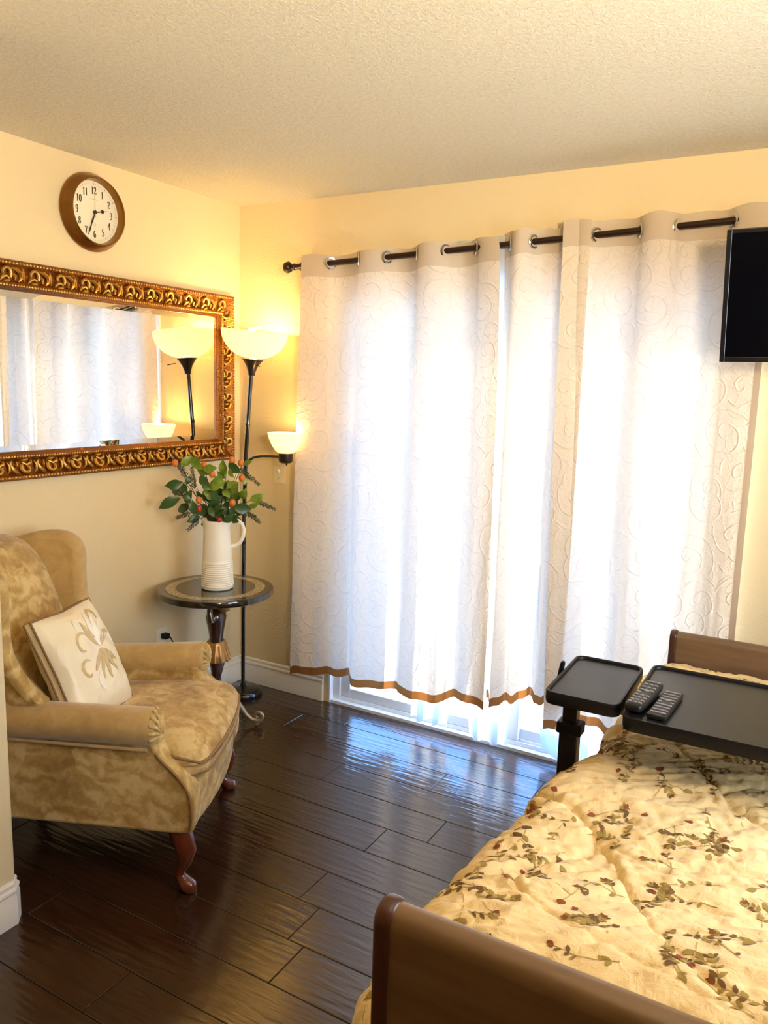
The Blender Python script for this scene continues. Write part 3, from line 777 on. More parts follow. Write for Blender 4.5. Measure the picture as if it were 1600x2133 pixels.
MB().tube([(0.03, 0, 0), (0.045, 0.005, -0.005), (0.05, 0.02, -0.04), (0.045, 0.05, -0.15), (0.04, 0.10, -0.28), (0.03, 0.2, -0.385)], 0.003, 6).build('cord', M_blackp, pg)

# ------------------------------------------------------------------ floor lamp
LB = Vector((0.155, -0.160, 0.0))
lamp = tag(empty('floor_lamp', LB), 'black torchiere floor lamp with lit bowl shade and small side shade in the corner', 'floor lamp')
MB().lathe([(0.02, 0.0), (0.094, 0.0), (0.098, 0.006), (0.097, 0.018), (0.088, 0.030), (0.072, 0.036), (0.030, 0.038), (0.014, 0.044), (0.013, 0.060)], 48).build('base', M_blackm, lamp)
pp = [(0, 0, 0.05), (0.002, 0, 0.5), (0.010, -0.003, 0.95), (0.022, -0.006, 1.20), (0.040, -0.008, 1.42), (0.060, -0.010, 1.635)]
MB().tube([(a, b, c) for a, b, c in pp], 0.0098, 14).build('pole', M_blackm, lamp)
for (a, b, c) in ((0.008, -0.002, 0.80), (0.036, -0.0075, 1.385)): MB().lathe([(0.0105, -0.008), (0.0115, 0), (0.0105, 0.008)], 14, Matrix.Translation((a, b, c))).build('pole_joint', M_bronze, lamp)
BT = Matrix.Translation((0.062, -0.010, 1.63)) @ Matrix.Rotation(math.radians(5.5), 4, 'Y')
MB().lathe([(0.016, -0.01), (0.017, 0.004), (0.020, 0.012), (0.026, 0.030), (0.040, 0.052), (0.052, 0.066), (0.050, 0.067)], 32, BT).build('cup', M_bronze, lamp)
MB().tube([(0.05, -0.03, 0.045), (0.085, -0.05, 0.040)], 0.0025, 6, M=BT).build('switch_knob', M_bronze, lamp)
bowl = []
for k in range(13):
    a = math.radians(14 + 74 * k / 12); bowl.append((0.158 * math.sin(a) ** 0.9, 0.068 + 0.135 * (1 - math.cos(a)) ))
bowl += [(0.154, bowl[-1][1])] + [(r - 0.004, z + 0.003) for r, z in reversed(bowl[:-1])]
MB().lathe(bowl, 48, BT, cap=False).build('bowl_shade', M_shade, lamp)
m = MB(); m.lathe([(0.015, 0.06), (0.02, 0.10), (0.014, 0.104)], 16, BT)
hel = [(0.026 * math.cos(a * 0.6), 0.026 * math.sin(a * 0.6), 0.105 + a * 0.0035) for a in range(34)]
m.tube(hel, 0.007, 8, M=BT)
m.build('spiral_bulb', M_bulb, lamp)
# side reading arm
sx, sz = 0.270, 1.262
arm = [(0.022, -0.006, 1.185), (0.040, -0.008, 1.207), (0.075, -0.010, 1.228), (0.125, -0.011, 1.238), (0.180, -0.011, 1.241), (0.245, -0.011, 1.242)]
MB().tube(arm, 0.0065, 10).build('side_arm', M_blackm, lamp)
MB().lathe([(0.024, 1.215), (0.032, 1.221), (0.034, 1.230), (0.034, 1.262), (0.030, 1.264)], 24, Matrix.Translation((sx, -0.011, 0))).build('side_socket', M_bronze, lamp)
MB().tube([(sx + 0.012, -0.02, 1.217), (sx + 0.012, -0.02, 1.205)], 0.004, 8).build('switch_knob', M_bronze, lamp)
sh = [(0.036, 1.262), (0.050, 1.275), (0.064, 1.296), (0.076, 1.322), (0.083, 1.345), (0.086, 1.358)]
sh += [(0.083, 1.358)] + [(r - 0.003, z + 0.002) for r, z in reversed(sh[:-1])]
MB().lathe(sh, 36, Matrix.Translation((sx, -0.011, 0)), cap=False).build('small_shade', M_shade, lamp)
MB().sphere((sx, -0.011, 1.310), 0.024, 12).build('bulb', M_bulb, lamp)
for nm, loc, en, rad in (('bowl_lamp_light', LB + Vector((0.078, -0.010, 1.815)), 2.7, 0.03), ('small_lamp_light', LB + Vector((sx, -0.011, 1.348)), 0.75, 0.02)):
    ld = bpy.data.lights.new(nm, 'POINT'); ld.energy = en; ld.color = (1.0, 0.70, 0.30); ld.shadow_soft_size = rad
    lo = bpy.data.objects.new(nm, ld); C.objects.link(lo); lo.location = loc

# ------------------------------------------------------------------ side table
TB = Vector((0.287, -0.505, 0.0)); TZ = 0.66
tab = tag(empty('side_table', TB), 'small round black pedestal table with tan inlaid ring and carved figure column', 'side table')
MB().lathe([(0.20, TZ - 0.030), (0.255, TZ - 0.030), (0.2605, TZ - 0.026), (0.2615, TZ - 0.008), (0.258, TZ - 0.001), (0.252, TZ)], 72).build('table_top', M_lacq, tab)
m = MB(); ri, ro = 0.178, 0.222; n = 72
m.add([(r * math.cos(2 * PI * k / n), r * math.sin(2 * PI * k / n), TZ + 0.0006) for r in (ri, ro) for k in range(n)], [(k, (k + 1) % n, n + (k + 1) % n, n + k) for k in range(n)])
m.build('inlay_ring', M_inlay, tab)
MB().lathe([(0.034, 0.592), (0.042, 0.596), (0.040, 0.602), (0.048, 0.612), (0.062, 0.629)], 48, mod=lambda a, k, z: 1 + (0.06 * math.cos(11 * a) if k > 1 else 0)).build('capital', M_carveg, tab)
fa = math.radians(30)     # figure's facing
FM = Matrix.Rotation(fa, 4, 'Z') @ Matrix.Diagonal((1.28, 1.28, 1, 1))
m = MB()
m.lathe([(0.006, 0.402), (0.030, 0.404), (0.029, 0.43), (0.033, 0.46), (0.040, 0.50), (0.043, 0.525), (0.034, 0.545), (0.016, 0.553), (0.012, 0.56)], 28, FM @ Matrix.Diagonal((0.85, 1.05, 1, 1)))
m.build('torso', M_carve, tab)
m = MB()
m.sphere((0.026, 0, 0.566), 0.022, 12, FM, (1.0, 0.95, 1.25)); m.sphere((0.048, 0, 0.566), 0.005, 8, FM); m.sphere((0.044, 0, 0.553), 0.006, 8, FM, (1, 1.2, .8)); m.tube([(0.004, 0, 0.53), (0.016, 0, 0.556)], [0.013, 0.011], 8, M=FM)
m.build('head', M_carveg, tab)
MB().lathe([(0.018, 0.586), (0.030, 0.589), (0.032, 0.596), (0.022, 0.601)], 24, FM @ Matrix.Translation((0.014, 0, 0))).build('turban', M_carveg, tab)
for sg in (-1, 1):
    m = MB()
    m.tube([(0.000, sg * 0.036, 0.530), (-0.008, sg * 0.046, 0.508), (-0.006, sg * 0.050, 0.512), (-0.012, sg * 0.046, 0.555), (-0.014, sg * 0.034, 0.592), (-0.012, sg * 0.028, 0.602)], [0.013, 0.013, 0.012, 0.011, 0.009, 0.010], 10, M=FM)
    m.build('arm', M_carve, tab)
m = MB(); m.lathe([(0.029, 0.408), (0.034, 0.400), (0.036, 0.39), (0.044, 0.352), (0.052, 0.322), (0.050, 0.316), (0.02, 0.318)], 56, FM, mod=lambda a, k, z: 1 + 0.055 * math.cos(13 * a) * min(1, k / 3))
m.build('skirt', M_carveg, tab)
for sg in (-1, 1):
    MB().tube([(0.0, sg * 0.016, 0.325), (0.004, sg * 0.017, 0.285), (0.002, sg * 0.014, 0.255), (-0.003, sg * 0.013, 0.225), (0.004, sg * 0.012, 0.19), (0.010, sg * 0.012, 0.165)],
              [0.024, 0.022, 0.018, 0.0165, 0.0125, 0.014], 12, M=FM).build('leg', M_carve, tab)
MB().lathe([(0.030, 0.095), (0.044, 0.105), (0.046, 0.120), (0.036, 0.135), (0.040, 0.150), (0.034, 0.160), (0.018, 0.163)], 32).build('pedestal', M_carveg, tab)
for k in range(4):
    a = math.radians(50 + 90 * k - 22); MR = Matrix.Rotation(a, 4, 'Z')
    pts = [(0.030, 0, 0.118), (0.060, 0, 0.128), (0.090, 0, 0.115), (0.115, 0, 0.085), (0.138, 0, 0.050), (0.165, 0, 0.027), (0.195, 0, 0.022)]
    rd = [0.014, 0.016, 0.015, 0.013, 0.012, 0.012, 0.012]
    for q in range(1, 12):
        an = -PI / 2 + q * 0.62; rr = 0.026 * (1 - q / 15)
        pts.append((0.195 + rr * math.cos(an), 0, 0.046 + rr * math.sin(an))); rd.append(0.011 * (1 - q / 20))
    MB().tube(pts, rd, 10, M=MR).build('scroll_foot', M_scroll, tab)
    # small ball under the scroll
    MB().sphere((0.190, 0, 0.0105), 0.0105, 8, MR).build('ball_foot', M_scroll, tab)

# ------------------------------------------------------------------ pitcher and bouquet
PB = Vector((0.300, -0.509, TZ + 0.0010))
pit = tag(empty('ceramic_pitcher', PB), 'tall cream ceramic pitcher with ribbed lower half holding the leafy bouquet', 'pitcher')
pr = [(0.066, 0.0), (0.071, 0.003), (0.072, 0.008)]
for k in range(12):
    z = 0.012 + k * 0.0095; r = 0.0725 - 0.0012 * k / 3
    pr += [(r - 0.0016, z), (r + 0.0006, z + 0.0035), (r + 0.0002, z + 0.0065), (r - 0.0016, z + 0.0093)]
pr += [(0.066, 0.140), (0.063, 0.20), (0.059, 0.26), (0.0575, 0.300), (0.059, 0.312), (0.0575, 0.3145), (0.0545, 0.311), (0.053, 0.29), (0.055, 0.2), (0.06, 0.05), (0.03, 0.012)]
ca, sa = 0.866, 0.5      # towards the right of the picture
def spout(m):
    out = []
    for (x, y, z) in m.v:
        w = max(0, (z - 0.25) / 0.065); d = -(x * ca + y * sa) / 0.06
        f = w * w * max(0, d) ** 6 * 0.018
        out.append((x - ca * f, y - sa * f, z + w * f * 0.3))
    m.v = out; return m
spout(MB().lathe(pr, 56)).build('body', M_cer, pit, angle=60)
hp = [(0.052, 0.296), (0.068, 0.311), (0.092, 0.313), (0.112, 0.298), (0.121, 0.270), (0.117, 0.240), (0.104, 0.214), (0.084, 0.197), (0.060, 0.190)]
MB().tube([(x * ca, x * sa, z) for x, z in hp], [0.010, 0.0095, 0.009, 0.009, 0.009, 0.009, 0.009, 0.0095, 0.011], 12).build('handle', M_cer, pit)

bq = tag(empty('leafy_bouquet', PB + Vector((0, 0, 0.25))), 'bouquet of green leaves, dark fern sprigs and orange berries in the pitcher', 'bouquet')
K = 0.000625
def pt(X, Y, d=0.0):       # traced sprig positions -> a volume around the pitcher mouth
    u = (X - 545) * K; w = (1600 - Y) * K * 1.02 + 0.062
    return Vector((u * 0.866 + d * 0.5, u * 0.5 - d * 0.866, w))
def leaf_mb(a, b, wd, roll):
    ax = (b - a); ln = ax.length; ax.normalize()
    sd = ax.cross(Vector((0.49, -0.85, 0.1))); sd = sd.normalized() if sd.length > 1e-3 else Vector((1, 0, 0))
    nn = sd.cross(ax); sd2 = sd * math.cos(roll) + nn * math.sin(roll); nn = sd2.cross(ax)
    pr_ = [(0.0, 0.06), (0.15, 0.55), (0.35, 0.95), (0.55, 1.0), (0.75, 0.70), (0.9, 0.32), (1.0, 0.02)]
    vs = []; fs = []
    for t, w in pr_:
        c = a + ax * ln * t + nn * (0.10 * ln * math.sin(PI * t))
        vs += [c - sd2 * wd * w + nn * wd * 0.30 * w, c, c + sd2 * wd * w + nn * wd * 0.30 * w]
    for i in range(len(pr_) - 1):
        for j in range(2): fs.append((3 * i + j, 3 * i + j + 1, 3 * i + j + 4, 3 * i + j + 3))
    return MB().add(vs, fs)
rng = random.Random(5)
LEAVES = [((330, 1330), (208, 1352), 0), ((300, 1440), (155, 1515), 0), ((310, 1220), (385, 1150), 1), ((390, 1150), (470, 1235), 1), ((480, 1232), (578, 1215), 1),
          ((385, 1240), (482, 1285), 1), ((622, 1275), (602, 1165), 1), ((640, 1190), (735, 1250), 0), ((750, 1200), (810, 1170), 1), ((735, 1250), (745, 1345), 1),
          ((690, 1450), (720, 1308), 1), ((785, 1450), (888, 1398), 1), ((740, 1430), (782, 1350), 1), ((500, 1375), (628, 1310), 1), ((590, 1310), (545, 1255), 1),
          ((350, 1400), (310, 1330), 0), ((350, 1480), (390, 1375), 0), ((430, 1480), (482, 1380), 1), ((470, 1400), (535, 1450), 1), ((495, 1552), (588, 1522), 1),
          ((555, 1590), (412, 1652), 0), ((360, 1510), (252, 1552), 0), ((420, 1560), (485, 1600), 0), ((640, 1560), (575, 1480), 0), ((680, 1480), (805, 1505), 0),
          ((700, 1545), (765, 1490), 0), ((600, 1470), (555, 1545), 0), ((280, 1385), (240, 1425), 0), ((445, 1440), (398, 1395), 0), ((720, 1590), (655, 1555), 0),
          ((345, 1345), (362, 1285), 0), ((560, 1560), (500, 1470), 0), ((620, 1590), (690, 1530), 0), ((660, 1420), (600, 1380), 1), ((780, 1490), (850, 1465), 1),
          ((470, 1560), (420, 1490), 0), ((540, 1480), (600, 1420), 0), ((690, 1280), (660, 1215), 1), ((390, 1440), (330, 1420), 0)]
for k in range(34):                # fuller foliage round the mouth
    X = rng.gauss(540, 105); Y = rng.uniform(1330, 1600); an = math.atan2(-(1640 - Y), X - 545) + rng.uniform(-0.9, 0.9); ln = rng.uniform(70, 115)
    LEAVES.append(((X, Y), (X + ln * math.cos(an), Y + ln * math.sin(an)), 1 if (Y < 1440 and rng.random() < .6) else 0))
for (a, b, br) in LEAVES:
    d = rng.uniform(-0.05, 0.09); A_ = pt(*a, d); B_ = pt(*b, d + rng.uniform(-0.03, 0.03)); ln = (B_ - A_).length
    leaf_mb(A_, B_, max(0.014, min(0.025, ln * 0.30)), rng.uniform(-0.6, 0.6)).build('leaf', M_leaf if br else M_leafd, bq, angle=80)
for (X, Y, r_) in ((265, 1200, 0), (467, 1210, 0), (523, 1267, 0), (665, 1170, 0), (728, 1185, 0), (445, 1445, 0), (445, 1502, 1), (680, 1455, 0), (590, 1575, 1), (735, 1290, 0)):
    c = pt(X, Y, 0.08 if Y > 1400 else 0.04)
    b = MB().sphere(c, 0.0145 if Y < 1550 else 0.011, 10, None, (1, 1, 1.18)); b.v = [(c.x + (x - c.x), c.y + (y - c.y), z / 1.0) for x, y, z in b.v]
    b.build('berry', M_berryr if r_ else M_berry, bq)
FERNS = [((315, 1310), (222, 1145)), ((405, 1375), (385, 1222)), ((300, 1440), (188, 1362)), ((335, 1450), (280, 1375)), ((430, 1585), (348, 1668)), ((370, 1545), (262, 1585)),
         ((715, 1225), (852, 1335)), ((795, 1455), (955, 1522)), ((760, 1535), (858, 1608)), ((600, 1455), (622, 1375)), ((640, 1430), (655, 1368)), ((700, 1520), (830, 1560))]
for (a, b) in FERNS:
    d = rng.uniform(-0.04, 0.06); A_ = pt(*a, d); B_ = pt(*b, d); m = MB(); ax = B_ - A_; ln = ax.length; ax.normalize()
    sd = ax.cross(Vector((0.49, -0.85, 0.1))).normalized()
    m.tube([A_, (A_ + B_) / 2 + sd * 0.004, B_], [0.0018, 0.0014, 0.0007], 5)
    nn = max(7, int(ln / 0.006))
    for k in range(nn):
        t = (k + 0.6) / nn; c = A_ + (B_ - A_) * t
        for sg in (-1, 1):
            q = c + (ax * 0.7 + sd * sg * 0.8 + Vector((rng.uniform(-.3, .3), rng.uniform(-.3, .3), 0))) * 0.020 * (1 - 0.55 * t)
            m.tube([c, q], [0.0019, 0.0007], 4)
            h_ = (c + q) / 2; m.tube([h_, h_ + (ax * 0.9 + sd * sg * 0.2) * 0.008 * (1 - 0.5 * t)], [0.0016, 0.0006], 4)
    m.build('fern_sprig', M_fern, bq)
for (X, Y) in ((265, 1200), (320, 1330), (467, 1215), (523, 1267), (625, 1270), (700, 1220), (730, 1190), (445, 1450), (300, 1440), (790, 1450), (690, 1450), (400, 1380), (430, 1585), (760, 1535)):
    d = rng.uniform(-0.02, 0.05); e = pt(X, Y, d); s0 = Vector((rng.uniform(-.03, .03), rng.uniform(-.03, .03), 0.0)); s1 = pt(545 + (X - 545) * 0.22, 1590, 0.0)
    mid = (s1 + e) / 2 + Vector((0, 0, 0.012))
    MB().tube([s0, s1, mid, e], [0.0022, 0.002, 0.0018, 0.0012], 6).build('stem', M_stem, bq)

# ------------------------------------------------------------------ wing chair (local: x forward, y towards the window side)
CH = Vector((0.5986, -1.3685, 0.0)); CA = math.radians(29.5)
chair = tag(empty('wing_armchair', CH, CA), 'tan tapestry wingback armchair with rolled arms and mahogany cabriole legs', 'armchair')
def hw(x): return 0.355 + (x - 0.36) * 0.11          # half width of the frame, narrowing to the back
def smooth_out(pts, it=2, keep=None):
    for _ in range(it):
        q = []
        n = len(pts)
        for i in range(n):
            a, b = pts[i], pts[(i + 1) % n]
            q.append((a[0] * .75 + b[0] * .25, a[1] * .75 + b[1] * .25)); q.append((a[0] * .25 + b[0] * .75, a[1] * .25 + b[1] * .75))
        pts = q
    return pts
side_out = smooth_out([(-0.40, 0.205), (-0.1, 0.205), (0.2, 0.205), (0.325, 0.205), (0.352, 0.209), (0.366, 0.235), (0.368, 0.30), (0.358, 0.355), (0.315, 0.41), (0.268, 0.450), (0.238, 0.495), (0.232, 0.545),
                       (0.18, 0.560), (0.0, 0.555), (-0.25, 0.55), (-0.42, 0.56), (-0.425, 0.4)], 2)
for sg in (-1, 1):
    m = MB().slab(side_out, -0.085, 0.0, 0.014, 4, fn=lambda q, sg=sg: (q[0], sg * (hw(q[0]) + q[1]), q[2]))
    so = m.build('side_panel', M_chair, chair, angle=50)
    # welt along the front edge, outer face
    wl = [p for p in side_out if p[0] > 0.235 and p[1] < 0.47 and p[1] > 0.225]
    wl.sort(key=lambda p: p[1])
    MB().tube([(x - 0.012, sg * (hw(x) + 0.0005), z) for x, z in wl], 0.0042, 6).build('welt', M_chairp, so)
    # rolled arm
    pts = []; rd = []
    for k in range(17):
        t = k / 16; x = -0.30 + 0.535 * t
        pts.append((x, sg * (hw(x) - 0.028), 0.532 + 0.010 * t)); rd.append(0.062)
    pts = [(-0.315, pts[0][1], pts[0][2])] + pts + [(0.244, pts[-1][1], pts[-1][2]), (0.250, pts[-1][1], pts[-1][2])]
    rd = [0.045] + rd + [0.052, 0.030]
    ar = MB().tube(pts, rd, 24, flat=0.92).build('rolled_arm', M_velvet, chair, angle=70)
    m = MB()                                       # gathered front of the roll
    for k in range(14):
        a = 2 * PI * k / 14
        cy, cz = pts[-1][1], pts[-1][2]
        m.tube([(0.232, cy + 0.060 * math.cos(a), cz + 0.056 * math.sin(a)), (0.251, cy + 0.042 * math.cos(a + .1), cz + 0.040 * math.sin(a + .1)), (0.257, cy + 0.008 * math.cos(a + .3), cz - 0.02 + 0.008 * math.sin(a + .3))], [0.005, 0.007, 0.003], 6)
    m.build('gathered_front', M_chair, ar)
    # seam under the roll, outer side
    MB().tube([(x, sg * (hw(x) + 0.010), 0.480) for x in [-0.28 + 0.50 * k / 10 for k in range(11)]], 0.005, 6).build('welt', M_velvet, ar)
# front rail
def bow(w): return (w.x + 0.030 * (1 - (w.y / 0.34) ** 2), w.y, w.z)
MB().rbox(0.035, 0.315, 0.068, 0.020, 10, None, fn=lambda w: (w.x + 0.315 + 0.035 * (1 - (w.y / 0.315) ** 2), w.y, w.z + 0.272)).build('front_rail', M_chair, chair, angle=60)
MB().box(-0.38, 0.32, -0.255, 0.255, 0.215, 0.30).build('seat_deck', M_velvet, chair, smooth=False)
# seat cushion, crowned and rounded in front
def seat_fn(w):
    t = (w.x + 0.30) / 0.6; e = max(0.0, 1 - (w.y / 0.285) ** 2)
    x = w.x + 0.065 + (0.035 * e if w.x > 0 else 0) * max(0, w.x / 0.30)
    side = 1.0
    y = w.y * (1.0 if w.x < 0.14 else 1 + 0.13 * min(1, (w.x - 0.14) / 0.08))
    z = w.z + 0.400 + 0.022 * math.sqrt(e) * (1 if w.z > 0 else 0) * (1 - (w.x / 0.31) ** 4) + (0.012 * (w.x / 0.3))
    if w.z > 0 and w.x > 0.1: z -= 0.03 * ((w.x - 0.1) / 0.2) ** 2
    return (x, y, z)
cu = MB().rbox(0.31, 0.268, 0.066, 0.052, 14, None, fn=seat_fn).build('seat_cushion', M_chair, chair, angle=80)
def rbp(p, h, r):
    c = Vector([max(-h[k] + r, min(h[k] - r, p[k])) for k in range(3)]); e = Vector(p) - c
    return c + e.normalized() * (r + 0.001) if e.length > 1e-9 else Vector(p)
hh_ = (0.31, 0.268, 0.066)
for zz in (0.034, -0.040):
    pts = []
    per = [(1, -1 + 2 * k / 14) for k in range(14)] + [(1 - 2 * k / 14, 1) for k in range(14)] + [(-1, 1 - 2 * k / 14) for k in range(14)] + [(-1 + 2 * k / 14, -1) for k in range(14)]
    for (a, b_) in per: pts.append(seat_fn(rbp((a * hh_[0], b_ * hh_[1], zz), hh_, 0.052)))
    MB().tube(pts, 0.0046, 6, closed=True).build('piping', M_chairp, cu)
# back: a thick upholstered slab that rolls over at the top
nb, nv = 22, 26
def back_mb():
    prof = [(-0.165, 0.40), (-0.185, 0.47), (-0.215, 0.58), (-0.250, 0.70), (-0.285, 0.80), (-0.318, 0.89), (-0.352, 0.96), (-0.395, 1.015), (-0.445, 1.040), (-0.490, 1.030), (-0.512, 0.99),
            (-0.505, 0.90), (-0.48, 0.75), (-0.45, 0.6), (-0.42, 0.40), (-0.40, 0.21)]
    P = np.zeros((len(prof), nb, 3))
    for i, (x, z) in enumerate(prof):
        for j in range(nb):
            s = -1 + 2 * j / (nb - 1); hwid = 0.262 + 0.010 * math.sin((z - 0.4) * 4)
            front = i < 8
            bul = (0.038 if front else 0.0) * (1 - abs(s) ** 2.6) * min(1, (z - 0.35) / 0.1)
            drop = 0.040 * abs(s) ** 3 * (1 if z > 0.93 else 0.0) * ((z - 0.93) / 0.1 if z > 0.93 else 0)
            P[i, j] = (x + bul - 0.025 * abs(s) ** 4 * (1 if front else 0), s * hwid, z - drop)
    m = MB().grid(P)
    # close the sides
    m.f.append(tuple(i * nb for i in range(len(prof)))); m.f.append(tuple(i * nb + nb - 1 for i in reversed(range(len(prof)))))
    m.f.append(tuple(j for j in range(nb))[::-1]); 
    return m
back_mb().build('backrest', M_chair, chair, angle=60)
# wings
wing_out = smooth_out([(-0.10, 0.585), (-0.13, 0.615), (-0.178, 0.69), (-0.202, 0.77), (-0.206, 0.86), (-0.202, 0.94), (-0.218, 0.995), (-0.270, 1.030), (-0.35, 1.030), (-0.44, 1.005),
                       (-0.49, 1.000), (-0.50, 0.93), (-0.48, 0.78), (-0.44, 0.56), (-0.30, 0.55), (-0.18, 0.555)], 2)
for sg in (-1, 1):
    m = MB().slab(wing_out, 0.0, 0.072, 0.030, 5, fn=lambda q, sg=sg: (q[0], sg * (0.212 + q[1] + 0.050 * max(0, (q[0] + 0.5) / 0.27) ** 1.5 * min(1, max(0, (q[2] - 0.55) / 0.2))), q[2]))
    wo = m.build('wing', M_velvet if sg > 0 else M_chair, chair, angle=60)
# cabriole legs and rear legs
for sg in (-1, 1):
    pts = [(0.300, 0.300, 0.215), (0.312, 0.306, 0.175), (0.330, 0.318, 0.135), (0.322, 0.314, 0.095), (0.305, 0.304, 0.062), (0.305, 0.304, 0.040), (0.322, 0.312, 0.022), (0.335, 0.319, 0.012), (0.337, 0.320, 0.003), (0.336, 0.3195, 0.0)]
    rd = [0.036, 0.036, 0.031, 0.023, 0.0165, 0.0165, 0.023, 0.027, 0.024, 0.018]
    MB().tube([(x, sg * y, z) for x, y, z in pts], rd, 14).build('cabriole_leg', M_mahog, chair, angle=70)
    MB().tube([(-0.36, sg * 0.235, 0.22), (-0.375, sg * 0.235, 0.10), (-0.40, sg * 0.235, 0.0)], [0.022, 0.019, 0.015], 10).build('rear_leg', M_mahog, chair, angle=70)

# ------------------------------------------------------------------ throw pillow on the chair
def pillow(center, yaw, tilt, roll, hu, half, thick):
    o = tag(empty('throw_pillow', (0, 0, 0)), 'square cream satin throw pillow with gold leaf-scroll pattern on the armchair', 'pillow')
    Mx = Matrix.Translation(CH) @ Matrix.Rotation(CA, 4, 'Z') @ Matrix.Translation(center) @ Matrix.Rotation(yaw, 4, 'Z') @ Matrix.Rotation(-tilt, 4, 'Y') @ Matrix.Rotation(roll, 4, 'X')
    n = 30
    def surf(u, v, sd):
        e = (max(0, 1 - abs(u) ** 2.6) * max(0, 1 - abs(v) ** 2.6)) ** 0.5
        pin = 1 - 0.05 * (1 - abs(u * v)) * (max(abs(u), abs(v)) ** 2)
        wr = 0.006 * float(fbm(np.array(u * 3.0 + 4 + sd), np.array(v * 3.0), 3)) * 2
        return (sd * (thick * e + 0.012 + wr * (e ** .5)), u * hu * pin, v * half * pin)
    for sd in (1, -1):
        P = np.array([[surf(-1 + 2 * i / n, -1 + 2 * j / n, sd) for j in range(n + 1)] for i in range(n + 1)])
        MB().grid(P).build('pillow_face', M_satin, o, angle=80)
    rim = []
    for k in range(4 * n):
        s_, q = divmod(k, n); t = -1 + 2 * q / n
        rim.append([(t, -1), (1, t), (-t, 1), (-1, -t)][s_])
    P = np.array([[surf(u, v, 1) for u, v in rim + rim[:1]], [surf(u, v, -1) for u, v in rim + rim[:1]]])
    MB().grid(P).build('boxed_edge', M_satin, o, angle=60)
    for sd in (1, -1):
        MB().tube([Vector(surf(u, v, sd)) + Vector((sd * 0.001, 0, 0)) for u, v in rim], 0.0038, 6, closed=True).build('piping', M_cord, o)
    # woven scrolls, lying on the face
    def ribbon(pts, w0, mm):
        m = MB(); vs = []; k = len(pts)
        for i in range(k):
            a = Vector(pts[max(0, i - 1)]); b = Vector(pts[min(k - 1, i + 1)]); t = (b - a).normalized(); no = Vector((-t.y, t.x)); w = w0 * math.sin(PI * (0.06 + 0.90 * i / (k - 1))) ** 0.7
            for s in (-1, 1):
                q = Vector(pts[i]) + no * w * s; p = surf(max(-.98, min(.98, q.x)), max(-.98, min(.98, q.y)), 1); vs.append((p[0] + 0.0012, p[1], p[2]))
        m.add(vs, [(2 * i, 2 * i + 1, 2 * i + 3, 2 * i + 2) for i in range(k - 1)]); m.build('woven_scroll', mm, o)
    def curl(cx, cy, r, a0, turn, n_=16, dec=0.65): return [(cx + r * (1 - dec * k / n_) * math.cos(a0 + turn * k / n_), cy + r * (1 - dec * k / n_) * math.sin(a0 + turn * k / n_)) for k in range(n_ + 1)]
    for a in (-0.9, -0.45, 0.0, 0.45, 0.9):
        ribbon([(0.18 + 0.62 * t * math.sin(a + 0.5 * t), 0.18 + 0.62 * t * math.cos(a + 0.4 * t)) for t in [k / 12 for k in range(13)]], 0.075, M_satin3 if abs(a) < .5 else M_satin2)
        ribbon([(0.14 + 0.50 * t * math.sin(a * 1.1 + PI), 0.12 + 0.55 * t * math.cos(a * 1.1 + PI)) for t in [k / 12 for k in range(13)]], 0.05, M_satin2)
    for (cx, cy, r, a0, tn, mm) in ((-0.32, 0.30, 0.26, 0.3, 4.4, M_satin2), (0.62, 0.12, 0.22, 2.6, -4.2, M_satin3), (-0.45, -0.12, 0.20, 0.8, 4.6, M_satin2), (0.52, 0.68, 0.2, 3.2, -4.0, M_satin2), (-0.15, -0.42, 0.18, 1.2, 4.2, M_satin3), (-0.2, 0.62, 0.2, -.5, 4.3, M_satin3), (0.25, -0.1, 0.17, 1.9, -4.3, M_satin2)):
        ribbon(curl(cx, cy, r, a0, tn), 0.032, mm)
    bpy.context.view_layer.update()
    for ch in o.children: ch.data.transform(Mx)
    b = (Mx @ Vector((0, 0, -half)));  o.location = b
    for ch in o.children: ch.data.transform(Matrix.Translation(-b))
    return o
pillow(Vector((-0.070, -0.095, 0.652)), -0.176, 0.439, -0.016, 0.162, 0.192, 0.062)

# ------------------------------------------------------------------ bed
BX0, BX1, BY0, BY1 = 2.226, 3.150, -2.345, -0.26
bed = tag(empty('hospital_bed', ((BX0 + BX1) / 2, (BY0 + BY1) / 2, 0)), 'single home-care bed with tan laminate end boards and dark brown edge caps', 'bed')
def end_board(name, y, ztop, zlow, lbl):
    out = []; t = 0.024
    for k in range(9):
        a = PI * k / 8; out.append((t * math.cos(a), ztop - t + t * math.sin(a)))
    out += [(-t, zlow), (t, zlow)]
    pb = local(bed, MB().slab(out, BX0 + 0.024, BX1 - 0.024, 0.001, 1, fn=lambda q: (q[1], y + q[0], q[2])))
    o = pb.build(name, M_lam, bed, angle=30); o['label'] = lbl
    for (a, b) in ((BX0, BX0 + 0.026), (BX1 - 0.026, BX1)):
        o2 = [(p[0] * 1.14, p[1] + (0.004 if p[1] > ztop - 0.1 else 0)) for p in out]
        local(bed, MB().slab(o2, a, b, 0.008, 4, fn=lambda q: (q[1], y + q[0], q[2]))).build('edge_cap', M_cap, o, angle=40)
end_board('headboard', BY0, 0.940, 0.36, 'tan laminate head board with rounded top')
end_board('footboard', BY1, 0.750, 0.30, 'tan laminate foot board by the curtain')
local(bed, MB().rbox(0.43, 0.96, 0.075, 0.04, 8, Matrix.Translation(((BX0 + BX1) / 2, -1.31, 0.52)))).build('mattress', M_mattr, bed)
m = MB(); m.box(BX0 + 0.04, BX1 - 0.04, BY0 + 0.03, BY1 - 0.03, 0.36, 0.44); local(bed, m).build('bed_frame', M_bronze, bed, smooth=False)
